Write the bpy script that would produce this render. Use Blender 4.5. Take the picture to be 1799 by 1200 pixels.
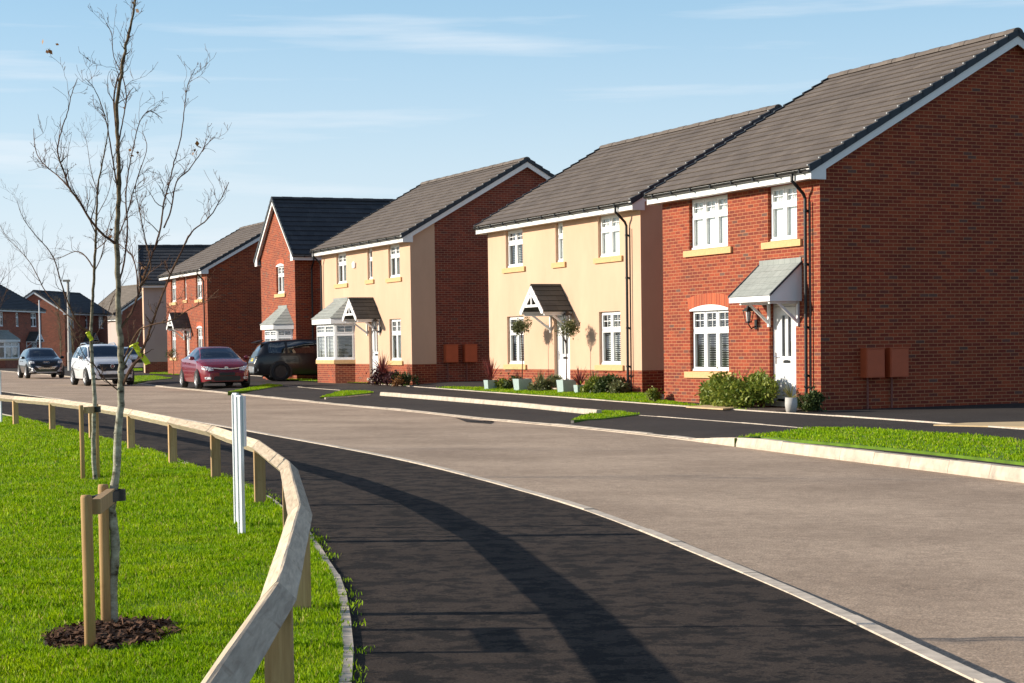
import bpy, bmesh, math, random
import numpy as np
from mathutils import Vector, Matrix
random.seed(7); RNG = np.random.default_rng(11)
for o in list(bpy.data.objects): bpy.data.objects.remove(o)
SC = bpy.context.scene
COL = SC.collection
rad = math.radians

# ------------------------------------------------------------------ camera
F_PX, CAM_H = 3250.0, 1.38
ROLL, PITCH = rad(.79), rad(-2.9)
CX, PY = 899.5, 611 + F_PX * math.tan(rad(2.9))
fw = np.array([0, math.cos(PITCH), math.sin(PITCH)]); up0 = np.array([0, -math.sin(PITCH), math.cos(PITCH)])
r0 = np.array([1., 0, 0])
R_ = r0 * math.cos(ROLL) - up0 * math.sin(ROLL); U_ = r0 * math.sin(ROLL) + up0 * math.cos(ROLL)
CP = np.array([0, 0, CAM_H])
cd = bpy.data.cameras.new('camera'); cam = bpy.data.objects.new('camera', cd); COL.objects.link(cam)
cd.sensor_width = 36; cd.lens = F_PX / 1799 * 36
cd.shift_x = 0; cd.shift_y = (PY - 600) / 1799
cd.clip_end = 20000; cd.clip_start = .1
m3 = Matrix((R_, U_, -fw)).transposed()
cam.matrix_world = Matrix.Translation(CP) @ m3.to_4x4()
SC.camera = cam

# ------------------------------------------------------------------ light
SUN_EL, SUN_AZ = rad(20), rad(-88)           # azimuth from +Y (away from camera), negative = left
SDIR = Vector((math.sin(SUN_AZ) * math.cos(SUN_EL), math.cos(SUN_AZ) * math.cos(SUN_EL), math.sin(SUN_EL)))
sl = bpy.data.lights.new('sun', 'SUN'); sl.energy = 5.0; sl.angle = rad(.5); sl.color = (1, .90, .76)
so = bpy.data.objects.new('sun', sl); COL.objects.link(so)
so.rotation_euler = SDIR.to_track_quat('Z', 'Y').to_euler(); so.location = (-30, 0, 30)
W = bpy.data.worlds.new('World'); SC.world = W; W.use_nodes = True
nt = W.node_tree; nt.nodes.clear()
def wn(t, **k):
    n = nt.nodes.new(t)
    for a, b in k.items(): setattr(n, a, b)
    return n
sky = wn('ShaderNodeTexSky', sky_type='NISHITA', sun_disc=False, sun_elevation=SUN_EL, sun_rotation=SUN_AZ,
         altitude=0, air_density=1.0, dust_density=.6, ozone_density=2.2)
bg = wn('ShaderNodeBackground'); bg.inputs[1].default_value = .10
wo = wn('ShaderNodeOutputWorld')
tc = wn('ShaderNodeTexCoord'); mp = wn('ShaderNodeMapping'); mp.inputs['Scale'].default_value = (1.5, 1.5, 22); mp.inputs['Location'].default_value = (.4, 0, .35)
mp.inputs['Rotation'].default_value = (rad(1.5), rad(-2.5), 0)
nz = wn('ShaderNodeTexNoise'); nz.inputs['Scale'].default_value = 2.3; nz.inputs['Detail'].default_value = 7; nz.inputs['Roughness'].default_value = .55
cr = wn('ShaderNodeValToRGB'); cr.color_ramp.elements[0].position = .53; cr.color_ramp.elements[1].position = .80
cr.color_ramp.elements[1].color = (.8, .8, .8, 1); cr.color_ramp.elements[0].color = (0, 0, 0, 1)
mx = wn('ShaderNodeMix', data_type='RGBA'); mx.inputs['B'].default_value = (6.4, 6.8, 7.2, 1)
L = nt.links.new
L(tc.outputs['Generated'], mp.inputs['Vector']); L(mp.outputs[0], nz.inputs['Vector']); L(nz.outputs['Fac'], cr.inputs[0])
sep = wn('ShaderNodeSeparateXYZ'); hz = wn('ShaderNodeValToRGB'); he = hz.color_ramp.elements; he[0].position = 0; he[0].color = (.95,) * 3 + (1,); he[1].position = .42; he[1].color = (0, 0, 0, 1); q_ = he.new(.17); q_.color = (.55,) * 3 + (1,)
hc = wn('ShaderNodeValToRGB'); ce = hc.color_ramp.elements; ce[0].position = 0; ce[0].color = (.60, .625, .66, 1); ce[1].position = .19; ce[1].color = (.29, .50, .68, 1); cm_ = ce.new(.10); cm_.color = (.44, .56, .66, 1)
hs = wn('ShaderNodeMix', data_type='RGBA', blend_type='MULTIPLY'); hs.inputs['Factor'].default_value = 1; hs.inputs['B'].default_value = (11, 11, 11, 1)
hm = wn('ShaderNodeMix', data_type='RGBA'); L(hc.outputs[0], hs.inputs['A']); L(hs.outputs['Result'], hm.inputs['B'])
L(tc.outputs['Generated'], sep.inputs[0]); L(sep.outputs['Z'], hz.inputs[0]); L(sep.outputs['Z'], hc.inputs[0]); L(hz.outputs[0], hm.inputs['Factor']); L(sky.outputs[0], hm.inputs['A'])
L(cr.outputs[0], mx.inputs['Factor']); L(hm.outputs['Result'], mx.inputs['A']); L(mx.outputs['Result'], bg.inputs[0]); L(bg.outputs[0], wo.inputs[0])
SC.view_settings.view_transform = 'Standard'; SC.view_settings.look = 'None'; SC.view_settings.gamma = 1
SC.view_settings.exposure = .50

# ------------------------------------------------------------------ image ray -> world helpers (real positions on the real ground)
def ray(px, py): return R_ * (px - CX) / F_PX - U_ * (py - PY) / F_PX + fw
GY = [-50, 38, 47, 62, 80, 100, 9000]; GZ = [0, 0, .06, .15, .2, .25, .25]
def g(y): return float(np.interp(y, GY, GZ))
def gp(px, py, off=0):
    d = ray(px, py); t = 20
    for _ in range(60): t = .5 * t + .5 * (g((CP + d * t)[1]) + off - CAM_H) / d[2]
    p = CP + d * t
    return (p[0], p[1])
def atY(px, py, Y):
    d = ray(px, py); p = CP + d * (Y / d[1]); return Vector(p)

# ------------------------------------------------------------------ tagging
def tag(o, label=None, cat=None, group=None, kind=None):
    if label: o['label'] = label
    if cat: o['category'] = cat
    if group: o['group'] = group
    if kind: o['kind'] = kind
    return o
def empty(name, loc, rz=0, label=None, cat=None, group=None):
    o = bpy.data.objects.new(name, None); COL.objects.link(o); o.location = loc; o.rotation_euler = (0, 0, rz)
    return tag(o, label, cat, group)
def link_mesh(name, me, mats, parent=None, smooth=False):
    for m in mats: me.materials.append(m)
    o = bpy.data.objects.new(name, me); COL.objects.link(o)
    if parent: o.parent = parent
    if smooth: me.shade_smooth()
    return o
def copy_tree(o, parent=None):
    c = o.copy(); COL.objects.link(c); c.parent = parent
    for ch in [x for x in COL.objects if x.parent == o]: copy_tree(ch, c)
    return c

# ------------------------------------------------------------------ materials
MAT = {}
def newmat(name):
    m = bpy.data.materials.new(name); m.use_nodes = True; MAT[name] = m
    nt = m.node_tree; b = nt.nodes['Principled BSDF']
    def N(t, **k):
        n = nt.nodes.new(t)
        for a, v in k.items():
            if a in n.inputs: n.inputs[a].default_value = v
            else: setattr(n, a, v)
        return n
    return m, nt, b, N, nt.links.new
def plain(name, col, rough=.6, metal=0, spec=.5, noise=.0, scale=8, bump=0, coat=0):
    m, nt, b, N, L = newmat(name)
    b.inputs['Roughness'].default_value = rough; b.inputs['Metallic'].default_value = metal
    b.inputs['Specular IOR Level'].default_value = spec; b.inputs['Coat Weight'].default_value = coat
    b.inputs['Base Color'].default_value = (*col, 1)
    if noise or bump:
        t = N('ShaderNodeTexCoord'); n = N('ShaderNodeTexNoise', Scale=scale, Detail=6, Roughness=.6); L(t.outputs['Object'], n.inputs['Vector'])
        if noise:
            r = N('ShaderNodeMapRange'); r.inputs['From Min'].default_value = .3; r.inputs['From Max'].default_value = .7
            r.inputs['To Min'].default_value = 1 - noise; r.inputs['To Max'].default_value = 1 + noise
            mm = N('ShaderNodeMix', data_type='RGBA', blend_type='MULTIPLY'); mm.inputs['Factor'].default_value = 1
            mm.inputs['A'].default_value = (*col, 1); L(n.outputs['Fac'], r.inputs['Value']); L(r.outputs[0], mm.inputs['B']); L(mm.outputs['Result'], b.inputs['Base Color'])
        if bump:
            bp = N('ShaderNodeBump', Strength=bump, Distance=.01); L(n.outputs['Fac'], bp.inputs['Height']); L(bp.outputs[0], b.inputs['Normal'])
    return m
def brickmat(name, c1, c2, mortar, dark=(.12, .055, .04), w=.225, h=.075, ms=.0150, soldier=False):
    m, nt, b, N, L = newmat(name)
    b.inputs['Roughness'].default_value = .85
    uv = N('ShaderNodeUVMap'); src = uv.outputs[0]
    br = N('ShaderNodeTexBrick', offset=.5, offset_frequency=2, squash=1)
    br.inputs['Scale'].default_value = 1; br.inputs['Brick Width'].default_value = w; br.inputs['Row Height'].default_value = h
    br.inputs['Mortar Size'].default_value = ms * .5; br.inputs['Mortar Smooth'].default_value = .2; br.inputs['Bias'].default_value = 0
    br.inputs['Color1'].default_value = (0, 0, 0, 1); br.inputs['Color2'].default_value = (1, 1, 1, 1); br.inputs['Mortar'].default_value = (.5, .5, .5, 1)
    L(src, br.inputs['Vector'])
    ramp = N('ShaderNodeValToRGB'); e = ramp.color_ramp.elements
    e[0].position = 0; e[0].color = (*dark, 1); e[1].position = 1; e[1].color = (*[min(1, x * 1.12) for x in c2], 1)
    x = e.new(.06); x.color = (*[a * .84 for a in c1], 1); x = e.new(.35); x.color = (*c1, 1); x = e.new(.75); x.color = (*c2, 1)
    L(br.outputs['Color'], ramp.inputs[0])
    n1 = N('ShaderNodeTexNoise', Scale=1.1, Detail=4); L(src, n1.inputs['Vector'])
    n2 = N('ShaderNodeTexNoise', Scale=55, Detail=3); L(src, n2.inputs['Vector'])
    ad = N('ShaderNodeMath', operation='ADD'); L(n1.outputs['Fac'], ad.inputs[0]); L(n2.outputs['Fac'], ad.inputs[1])
    mr = N('ShaderNodeMapRange'); mr.inputs['From Min'].default_value = .7; mr.inputs['From Max'].default_value = 1.3; mr.inputs['To Min'].default_value = .72; mr.inputs['To Max'].default_value = 1.25
    L(ad.outputs[0], mr.inputs['Value'])
    mu = N('ShaderNodeMix', data_type='RGBA', blend_type='MULTIPLY'); mu.inputs['Factor'].default_value = 1
    L(ramp.outputs[0], mu.inputs['A']); L(mr.outputs[0], mu.inputs['B'])
    mo = N('ShaderNodeMix', data_type='RGBA'); mo.inputs['B'].default_value = (*mortar, 1)
    L(mu.outputs['Result'], mo.inputs['A']); L(br.outputs['Fac'], mo.inputs['Factor']); L(mo.outputs['Result'], b.inputs['Base Color'])
    inv = N('ShaderNodeMath', operation='SUBTRACT'); inv.inputs[0].default_value = 1; L(br.outputs['Fac'], inv.inputs[1])
    bp = N('ShaderNodeBump', Strength=.5, Distance=.006); L(inv.outputs[0], bp.inputs['Height']); L(bp.outputs[0], b.inputs['Normal'])
    return m
def rendermat(name, col):
    m, nt, b, N, L = newmat(name)
    b.inputs['Roughness'].default_value = .92; b.inputs['Specular IOR Level'].default_value = .2
    t = N('ShaderNodeTexCoord'); n = N('ShaderNodeTexNoise', Scale=.8, Detail=6, Roughness=.65); f = N('ShaderNodeTexNoise', Scale=90, Detail=4)
    mpn = N('ShaderNodeMapping'); mpn.inputs['Scale'].default_value = (1, 1, .45)
    L(t.outputs['Object'], mpn.inputs[0]); L(mpn.outputs[0], n.inputs['Vector']); L(t.outputs['Object'], f.inputs['Vector'])
    r = N('ShaderNodeMapRange'); r.inputs['From Min'].default_value = .3; r.inputs['From Max'].default_value = .7; r.inputs['To Min'].default_value = .90; r.inputs['To Max'].default_value = 1.06
    L(n.outputs['Fac'], r.inputs['Value'])
    mm = N('ShaderNodeMix', data_type='RGBA', blend_type='MULTIPLY'); mm.inputs['Factor'].default_value = 1; mm.inputs['A'].default_value = (*col, 1)
    L(r.outputs[0], mm.inputs['B']); L(mm.outputs['Result'], b.inputs['Base Color'])
    bp = N('ShaderNodeBump', Strength=.35, Distance=.004); L(f.outputs['Fac'], bp.inputs['Height']); L(bp.outputs[0], b.inputs['Normal'])
    return m
def tilemat(name, c1, c2, tw=.30, th=.30):
    m, nt, b, N, L = newmat(name)
    b.inputs['Roughness'].default_value = .8; b.inputs['Specular IOR Level'].default_value = .3
    uv = N('ShaderNodeUVMap')
    br = N('ShaderNodeTexBrick', offset=.5, offset_frequency=2)
    br.inputs['Scale'].default_value = 1; br.inputs['Brick Width'].default_value = tw; br.inputs['Row Height'].default_value = th
    br.inputs['Mortar Size'].default_value = .004; br.inputs['Mortar Smooth'].default_value = .3; br.inputs['Bias'].default_value = 0
    br.inputs['Color1'].default_value = (*c1, 1); br.inputs['Color2'].default_value = (*c2, 1); br.inputs['Mortar'].default_value = (*[x * .45 for x in c1], 1)
    L(uv.outputs[0], br.inputs['Vector'])
    n = N('ShaderNodeTexNoise', Scale=.7, Detail=8, Roughness=.7); L(uv.outputs[0], n.inputs['Vector'])
    r = N('ShaderNodeMapRange'); r.inputs['From Min'].default_value = .3; r.inputs['From Max'].default_value = .7; r.inputs['To Min'].default_value = .8; r.inputs['To Max'].default_value = 1.15
    L(n.outputs['Fac'], r.inputs['Value'])
    mm = N('ShaderNodeMix', data_type='RGBA', blend_type='MULTIPLY'); mm.inputs['Factor'].default_value = 1
    L(br.outputs['Color'], mm.inputs['A']); L(r.outputs[0], mm.inputs['B']); L(mm.outputs['Result'], b.inputs['Base Color'])
    f = N('ShaderNodeTexNoise', Scale=60, Detail=3); L(uv.outputs[0], f.inputs['Vector'])
    bp = N('ShaderNodeBump', Strength=.25, Distance=.004); L(f.outputs['Fac'], bp.inputs['Height']); L(bp.outputs[0], b.inputs['Normal'])
    return m
def glassmat(name, tint=(.86, .90, .90), base=.05):
    m, nt, b, N, L = newmat(name); nt.nodes.remove(b)
    out = nt.nodes['Material Output']
    tr = N('ShaderNodeBsdfTransparent'); tr.inputs[0].default_value = (*tint, 1)
    gl = N('ShaderNodeBsdfGlossy'); gl.inputs['Roughness'].default_value = .02; gl.inputs[0].default_value = (.9, .95, 1, 1)
    fr = N('ShaderNodeFresnel'); fr.inputs[0].default_value = 1.5
    ad = N('ShaderNodeMath', operation='ADD'); ad.inputs[1].default_value = base; ad.use_clamp = True
    t = N('ShaderNodeTexCoord'); n = N('ShaderNodeTexNoise', Scale=1.6, Detail=2); L(t.outputs['Object'], n.inputs['Vector'])
    bp = N('ShaderNodeBump', Strength=.06, Distance=.05); L(n.outputs['Fac'], bp.inputs['Height']); L(bp.outputs[0], gl.inputs['Normal'])
    mi = N('ShaderNodeMixShader'); L(fr.outputs[0], ad.inputs[0]); L(ad.outputs[0], mi.inputs[0]); L(tr.outputs[0], mi.inputs[1]); L(gl.outputs[0], mi.inputs[2]); L(mi.outputs[0], out.inputs[0])
    return m
def asphalt(name, c1, c2, speck, big=.35, mottle=None, seams=None):
    m, nt, b, N, L = newmat(name)
    b.inputs['Roughness'].default_value = .95; b.inputs['Specular IOR Level'].default_value = .12
    t = N('ShaderNodeTexCoord')
    n = N('ShaderNodeTexNoise', Scale=big, Detail=8, Roughness=.65); L(t.outputs['Object'], n.inputs['Vector'])
    f = N('ShaderNodeTexNoise', Scale=75, Detail=4, Roughness=.8); L(t.outputs['Object'], f.inputs['Vector'])
    mid = N('ShaderNodeTexNoise', Scale=9, Detail=5, Roughness=.7); L(t.outputs['Object'], mid.inputs['Vector'])
    r = N('ShaderNodeValToRGB'); r.color_ramp.elements[0].position = .35; r.color_ramp.elements[1].position = .65
    r.color_ramp.elements[0].color = (*c1, 1); r.color_ramp.elements[1].color = (*c2, 1); L(n.outputs['Fac'], r.inputs[0])
    s = N('ShaderNodeValToRGB'); s.color_ramp.elements[0].position = .38; s.color_ramp.elements[1].position = .66
    s.color_ramp.elements[0].color = (.62, .62, .62, 1); s.color_ramp.elements[1].color = (*speck, 1); L(f.outputs['Fac'], s.inputs[0])
    mm = N('ShaderNodeMix', data_type='RGBA', blend_type='MULTIPLY'); mm.inputs['Factor'].default_value = 1
    L(r.outputs[0], mm.inputs['A']); L(s.outputs[0], mm.inputs['B'])
    cur = mm.outputs['Result']
    q = N('ShaderNodeMapRange'); q.inputs['From Min'].default_value = .3; q.inputs['From Max'].default_value = .7; q.inputs['To Min'].default_value = .82; q.inputs['To Max'].default_value = 1.18
    L(mid.outputs['Fac'], q.inputs['Value'])
    m2 = N('ShaderNodeMix', data_type='RGBA', blend_type='MULTIPLY'); m2.inputs['Factor'].default_value = 1; L(cur, m2.inputs['A']); L(q.outputs[0], m2.inputs['B']); cur = m2.outputs['Result']
    if mottle:   # patches where the surface has worn or dried differently
        mpn = N('ShaderNodeMapping'); mpn.inputs['Scale'].default_value = (1, 1, 1); L(t.outputs['Object'], mpn.inputs[0])
        k = N('ShaderNodeTexNoise', Scale=3.8, Detail=14, Roughness=.79, Distortion=.1); L(mpn.outputs[0], k.inputs['Vector'])
        kr = N('ShaderNodeValToRGB'); kr.color_ramp.elements[0].position = .475; kr.color_ramp.elements[1].position = .505; L(k.outputs['Fac'], kr.inputs[0])
        m4 = N('ShaderNodeMix', data_type='RGBA', blend_type='MULTIPLY'); m4.inputs['B'].default_value = (*mottle, 1); L(cur, m4.inputs['A']); L(kr.outputs[0], m4.inputs['Factor']); cur = m4.outputs['Result']
    L(cur, b.inputs['Base Color'])
    ad = N('ShaderNodeMath', operation='ADD'); L(f.outputs['Fac'], ad.inputs[0]); L(mid.outputs['Fac'], ad.inputs[1])
    bp = N('ShaderNodeBump', Strength=.6, Distance=.006); L(ad.outputs[0], bp.inputs['Height']); L(bp.outputs[0], b.inputs['Normal'])
    return m
def woodmat(name, c1, c2, axis_scale=(30, 30, 1.5)):
    m, nt, b, N, L = newmat(name)
    b.inputs['Roughness'].default_value = .8; b.inputs['Specular IOR Level'].default_value = .25
    t = N('ShaderNodeTexCoord'); mpn = N('ShaderNodeMapping'); mpn.inputs['Scale'].default_value = axis_scale
    n = N('ShaderNodeTexNoise', Scale=1.5, Detail=8, Roughness=.65, Distortion=.4); L(t.outputs['Object'], mpn.inputs[0]); L(mpn.outputs[0], n.inputs['Vector'])
    k = N('ShaderNodeTexNoise', Scale=6, Detail=2); L(t.outputs['Object'], k.inputs['Vector'])
    r = N('ShaderNodeValToRGB'); r.color_ramp.elements[0].position = .3; r.color_ramp.elements[1].position = .7
    r.color_ramp.elements[0].color = (*c1, 1); r.color_ramp.elements[1].color = (*c2, 1); L(n.outputs['Fac'], r.inputs[0])
    kr = N('ShaderNodeValToRGB'); kr.color_ramp.elements[0].position = .24; kr.color_ramp.elements[1].position = .36; kr.color_ramp.elements[0].color = (.45, .35, .28, 1); L(k.outputs['Fac'], kr.inputs[0])
    mm = N('ShaderNodeMix', data_type='RGBA', blend_type='MULTIPLY'); mm.inputs['Factor'].default_value = 1; L(r.outputs[0], mm.inputs['A']); L(kr.outputs[0], mm.inputs['B']); oi = N('ShaderNodeObjectInfo'); ov = N('ShaderNodeMapRange'); ov.inputs['To Min'].default_value = .78; ov.inputs['To Max'].default_value = 1.15; L(oi.outputs['Random'], ov.inputs['Value'])
    m5 = N('ShaderNodeMix', data_type='RGBA', blend_type='MULTIPLY'); m5.inputs['Factor'].default_value = 1; L(mm.outputs['Result'], m5.inputs['A']); L(ov.outputs[0], m5.inputs['B']); L(m5.outputs['Result'], b.inputs['Base Color'])
    bp = N('ShaderNodeBump', Strength=.5, Distance=.004); L(n.outputs['Fac'], bp.inputs['Height']); L(bp.outputs[0], b.inputs['Normal'])
    return m
def leafmat(name, c1, c2, rough=.55, trans=.3):
    m, nt, b, N, L = newmat(name)
    b.inputs['Roughness'].default_value = rough; b.inputs['Specular IOR Level'].default_value = .35
    gi = N('ShaderNodeNewGeometry'); r = N('ShaderNodeValToRGB'); r.color_ramp.elements[0].color = (*c1, 1); r.color_ramp.elements[1].color = (*c2, 1)
    if name == 'grass': r.color_ramp.elements[1].position = .93; st_ = r.color_ramp.elements.new(.965); st_.color = (.60, .48, .16, 1)
    L(gi.outputs['Random Per Island'], r.inputs[0]); L(r.outputs[0], b.inputs['Base Color'])
    if name == 'grass':     # patches of yellower and deeper green turf
        tt = N('ShaderNodeTexCoord'); nn = N('ShaderNodeTexNoise', Scale=1.7, Detail=5, Roughness=.7); L(tt.outputs['Object'], nn.inputs['Vector']); rr = N('ShaderNodeValToRGB'); rr.color_ramp.elements[0].position = .36; rr.color_ramp.elements[1].position = .64
        rr.color_ramp.elements[0].color = (.62, .80, .5, 1); rr.color_ramp.elements[1].color = (1.0, 1.0, 1.0, 1); mg = N('ShaderNodeMix', data_type='RGBA', blend_type='MULTIPLY'); mg.inputs['Factor'].default_value = 1
        L(nn.outputs['Fac'], rr.inputs[0]); L(r.outputs[0], mg.inputs['A']); L(rr.outputs[0], mg.inputs['B']); L(mg.outputs['Result'], b.inputs['Base Color']); r = type('o', (), dict(outputs=[mg.outputs['Result']]))
    b.inputs['Specular IOR Level'].default_value = .35 if name != 'grass' else .15
    tl = N('ShaderNodeBsdfTranslucent'); L(r.outputs[0], tl.inputs[0]); mi = N('ShaderNodeMixShader'); mi.inputs[0].default_value = trans
    out = nt.nodes['Material Output']; L(b.outputs[0], mi.inputs[1]); L(tl.outputs[0], mi.inputs[2]); L(mi.outputs[0], out.inputs[0])
    return m
def barkmat(name, c1, c2, spot):
    m, nt, b, N, L = newmat(name)
    b.inputs['Roughness'].default_value = .85; b.inputs['Specular IOR Level'].default_value = .2
    t = N('ShaderNodeTexCoord'); mpn = N('ShaderNodeMapping'); mpn.inputs['Scale'].default_value = (14, 14, 22)
    n = N('ShaderNodeTexNoise', Scale=1, Detail=6, Roughness=.7); L(t.outputs['Object'], mpn.inputs[0]); L(mpn.outputs[0], n.inputs['Vector'])
    r = N('ShaderNodeValToRGB'); e = r.color_ramp.elements; e[0].position = .36; e[0].color = (*spot, 1); e[1].position = .68; e[1].color = (*c2, 1)
    x = e.new(.46); x.color = (*c1, 1); L(n.outputs['Fac'], r.inputs[0])
    if name == 'bark':      # the younger wood higher up is browner
        sp = N('ShaderNodeSeparateXYZ'); L(t.outputs['Object'], sp.inputs[0]); zr = N('ShaderNodeMapRange'); zr.inputs['From Min'].default_value = 1.0; zr.inputs['From Max'].default_value = 2.2; L(sp.outputs['Z'], zr.inputs['Value'])
        bm_ = N('ShaderNodeMix', data_type='RGBA', blend_type='MULTIPLY'); bm_.inputs['B'].default_value = (.42, .32, .24, 1); L(zr.outputs[0], bm_.inputs['Factor']); L(r.outputs[0], bm_.inputs['A']); L(bm_.outputs['Result'], b.inputs['Base Color'])
    else: L(r.outputs[0], b.inputs['Base Color'])
    bp = N('ShaderNodeBump', Strength=.6, Distance=.006); L(n.outputs['Fac'], bp.inputs['Height']); L(bp.outputs[0], b.inputs['Normal'])
    return m

brickmat('brick', (.195, .024, .007), (.265, .042, .011), (.40, .17, .075))
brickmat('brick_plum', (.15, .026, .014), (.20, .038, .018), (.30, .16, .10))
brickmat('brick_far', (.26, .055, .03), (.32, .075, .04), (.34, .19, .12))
brickmat('soldier', (.36, .055, .015), (.42, .075, .022), (.45, .20, .10), dark=(.3, .05, .02), w=.075, h=.6)
rendermat('render_cream', (.62, .41, .282)); rendermat('render_pale', (.50, .40, .36))
tilemat('tile', (.120, .098, .084), (.160, .132, .112)); tilemat('tile_dark', (.045, .048, .055), (.06, .062, .068)); tilemat('tile_porch', (.075, .078, .072), (.095, .098, .09)); tilemat('tile_grey', (.27, .29, .27), (.31, .33, .31), .22, .2)
tilemat('tile_tan', (.16, .135, .11), (.19, .16, .13))
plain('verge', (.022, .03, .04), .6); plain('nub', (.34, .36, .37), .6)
plain('upvc', (.83, .83, .82), .35, noise=.03, scale=3); plain('fascia', (.80, .79, .77), .4, noise=.04, scale=2)
plain('sill', (.62, .39, .18), .85, noise=.12, scale=14, bump=.2)
plain('black', (.012, .012, .013), .35); plain('dark', (.035, .033, .03), .9); plain('room', (.10, .09, .08), .9)
plain('blind', (.86, .85, .82), .6); plain('curtain', (.42, .44, .38), .9, noise=.15, scale=5)
plain('meter', (.46, .09, .028), .6, noise=.08, scale=4); plain('conduit', (.20, .06, .04), .6)
glassmat('glass'); glassmat('carglass', (.10, .12, .12), .12)
plain('chrome', (.75, .75, .76), .15, metal=1); plain('rubber', (.018, .018, .018), .8); plain('alloy', (.45, .45, .46), .35, metal=.8)
plain('paint_red', (.20, .004, .014), .25, metal=.0, coat=.7); plain('paint_white', (.78, .79, .80), .3, coat=1)
plain('paint_navy', (.012, .016, .022), .25, metal=.3, coat=1); plain('paint_black', (.006, .006, .007), .3, coat=.4); plain('paint_silver', (.45, .5, .55), .3, metal=.4, coat=1)
plain('lamp', (.75, .78, .8), .1, coat=1); plain('redlamp', (.35, .01, .01), .2, coat=1); plain('plate_y', (.75, .55, .05), .5); plain('plate_w', (.8, .8, .78), .5)
plain('planter', (.34, .43, .41), .6, noise=.1, scale=20); plain('pot', (.45, .43, .40), .7, noise=.08, scale=20); plain('plastic_white', (.78, .80, .82), .45, noise=.04, scale=6)
plain('yellow', (.68, .72, .02), .6); plain('strap', (.015, .015, .016), .6)
plain('concrete', (.50, .42, .33), .9, noise=.22, scale=6, bump=.3); plain('edging', (.54, .46, .37), .9, noise=.25, scale=9, bump=.3)
plain('flag', (.55, .40, .22), .9, noise=.12, scale=5); plain('soil', (.055, .036, .024), .95, noise=.4, scale=20, bump=.6)
asphalt('road', (.335, .254, .192), (.49, .378, .288), (1.55, 1.5, 1.42))
asphalt('path', (.0155, .0135, .013), (.021, .0185, .0175), (1.7, 1.6, 1.5), mottle=(2.7, 2.4, 2.1))
asphalt('footway', (.052, .045, .042), (.070, .061, .056), (1.3, 1.25, 1.2))
plain('lawn_soil', (.09, .17, .004), .95, noise=.35, scale=3, bump=.4)
plain('ground', (.10, .105, .05), .95, noise=.3, scale=.4)
leafmat('grass', (.15, .28, .002), (.46, .60, .006), .6, .40)
leafmat('leaf', (.08, .14, .015), (.30, .33, .05)); leafmat('leaf_dark', (.03, .06, .015), (.09, .12, .03)); leafmat('leaf_olive', (.09, .12, .04), (.20, .20, .09))
leafmat('leaf_red', (.10, .018, .02), (.22, .05, .045)); leafmat('leaf_brown', (.14, .06, .02), (.34, .16, .05)); leafmat('leaf_yellow', (.28, .24, .05), (.4, .36, .12)); leafmat('leaf_purple', (.05, .015, .02), (.12, .04, .04))
woodmat('wood', (.34, .20, .09), (.58, .40, .21)); woodmat('wood_rail', (.36, .28, .20), (.68, .56, .41), (2.5, 30, 30)); woodmat('stake', (.36, .20, .08), (.55, .36, .17))
barkmat('bark', (.26, .24, .18), (.52, .50, .40), (.06, .045, .03)); barkmat('twig', (.10, .048, .030), (.18, .11, .065), (.055, .028, .022)); barkmat('twig_pale', (.22, .17, .10), (.34, .26, .15), (.12, .08, .05))
barkmat('mulch', (.09, .045, .025), (.17, .09, .05), (.03, .018, .012))
M = MAT

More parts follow.
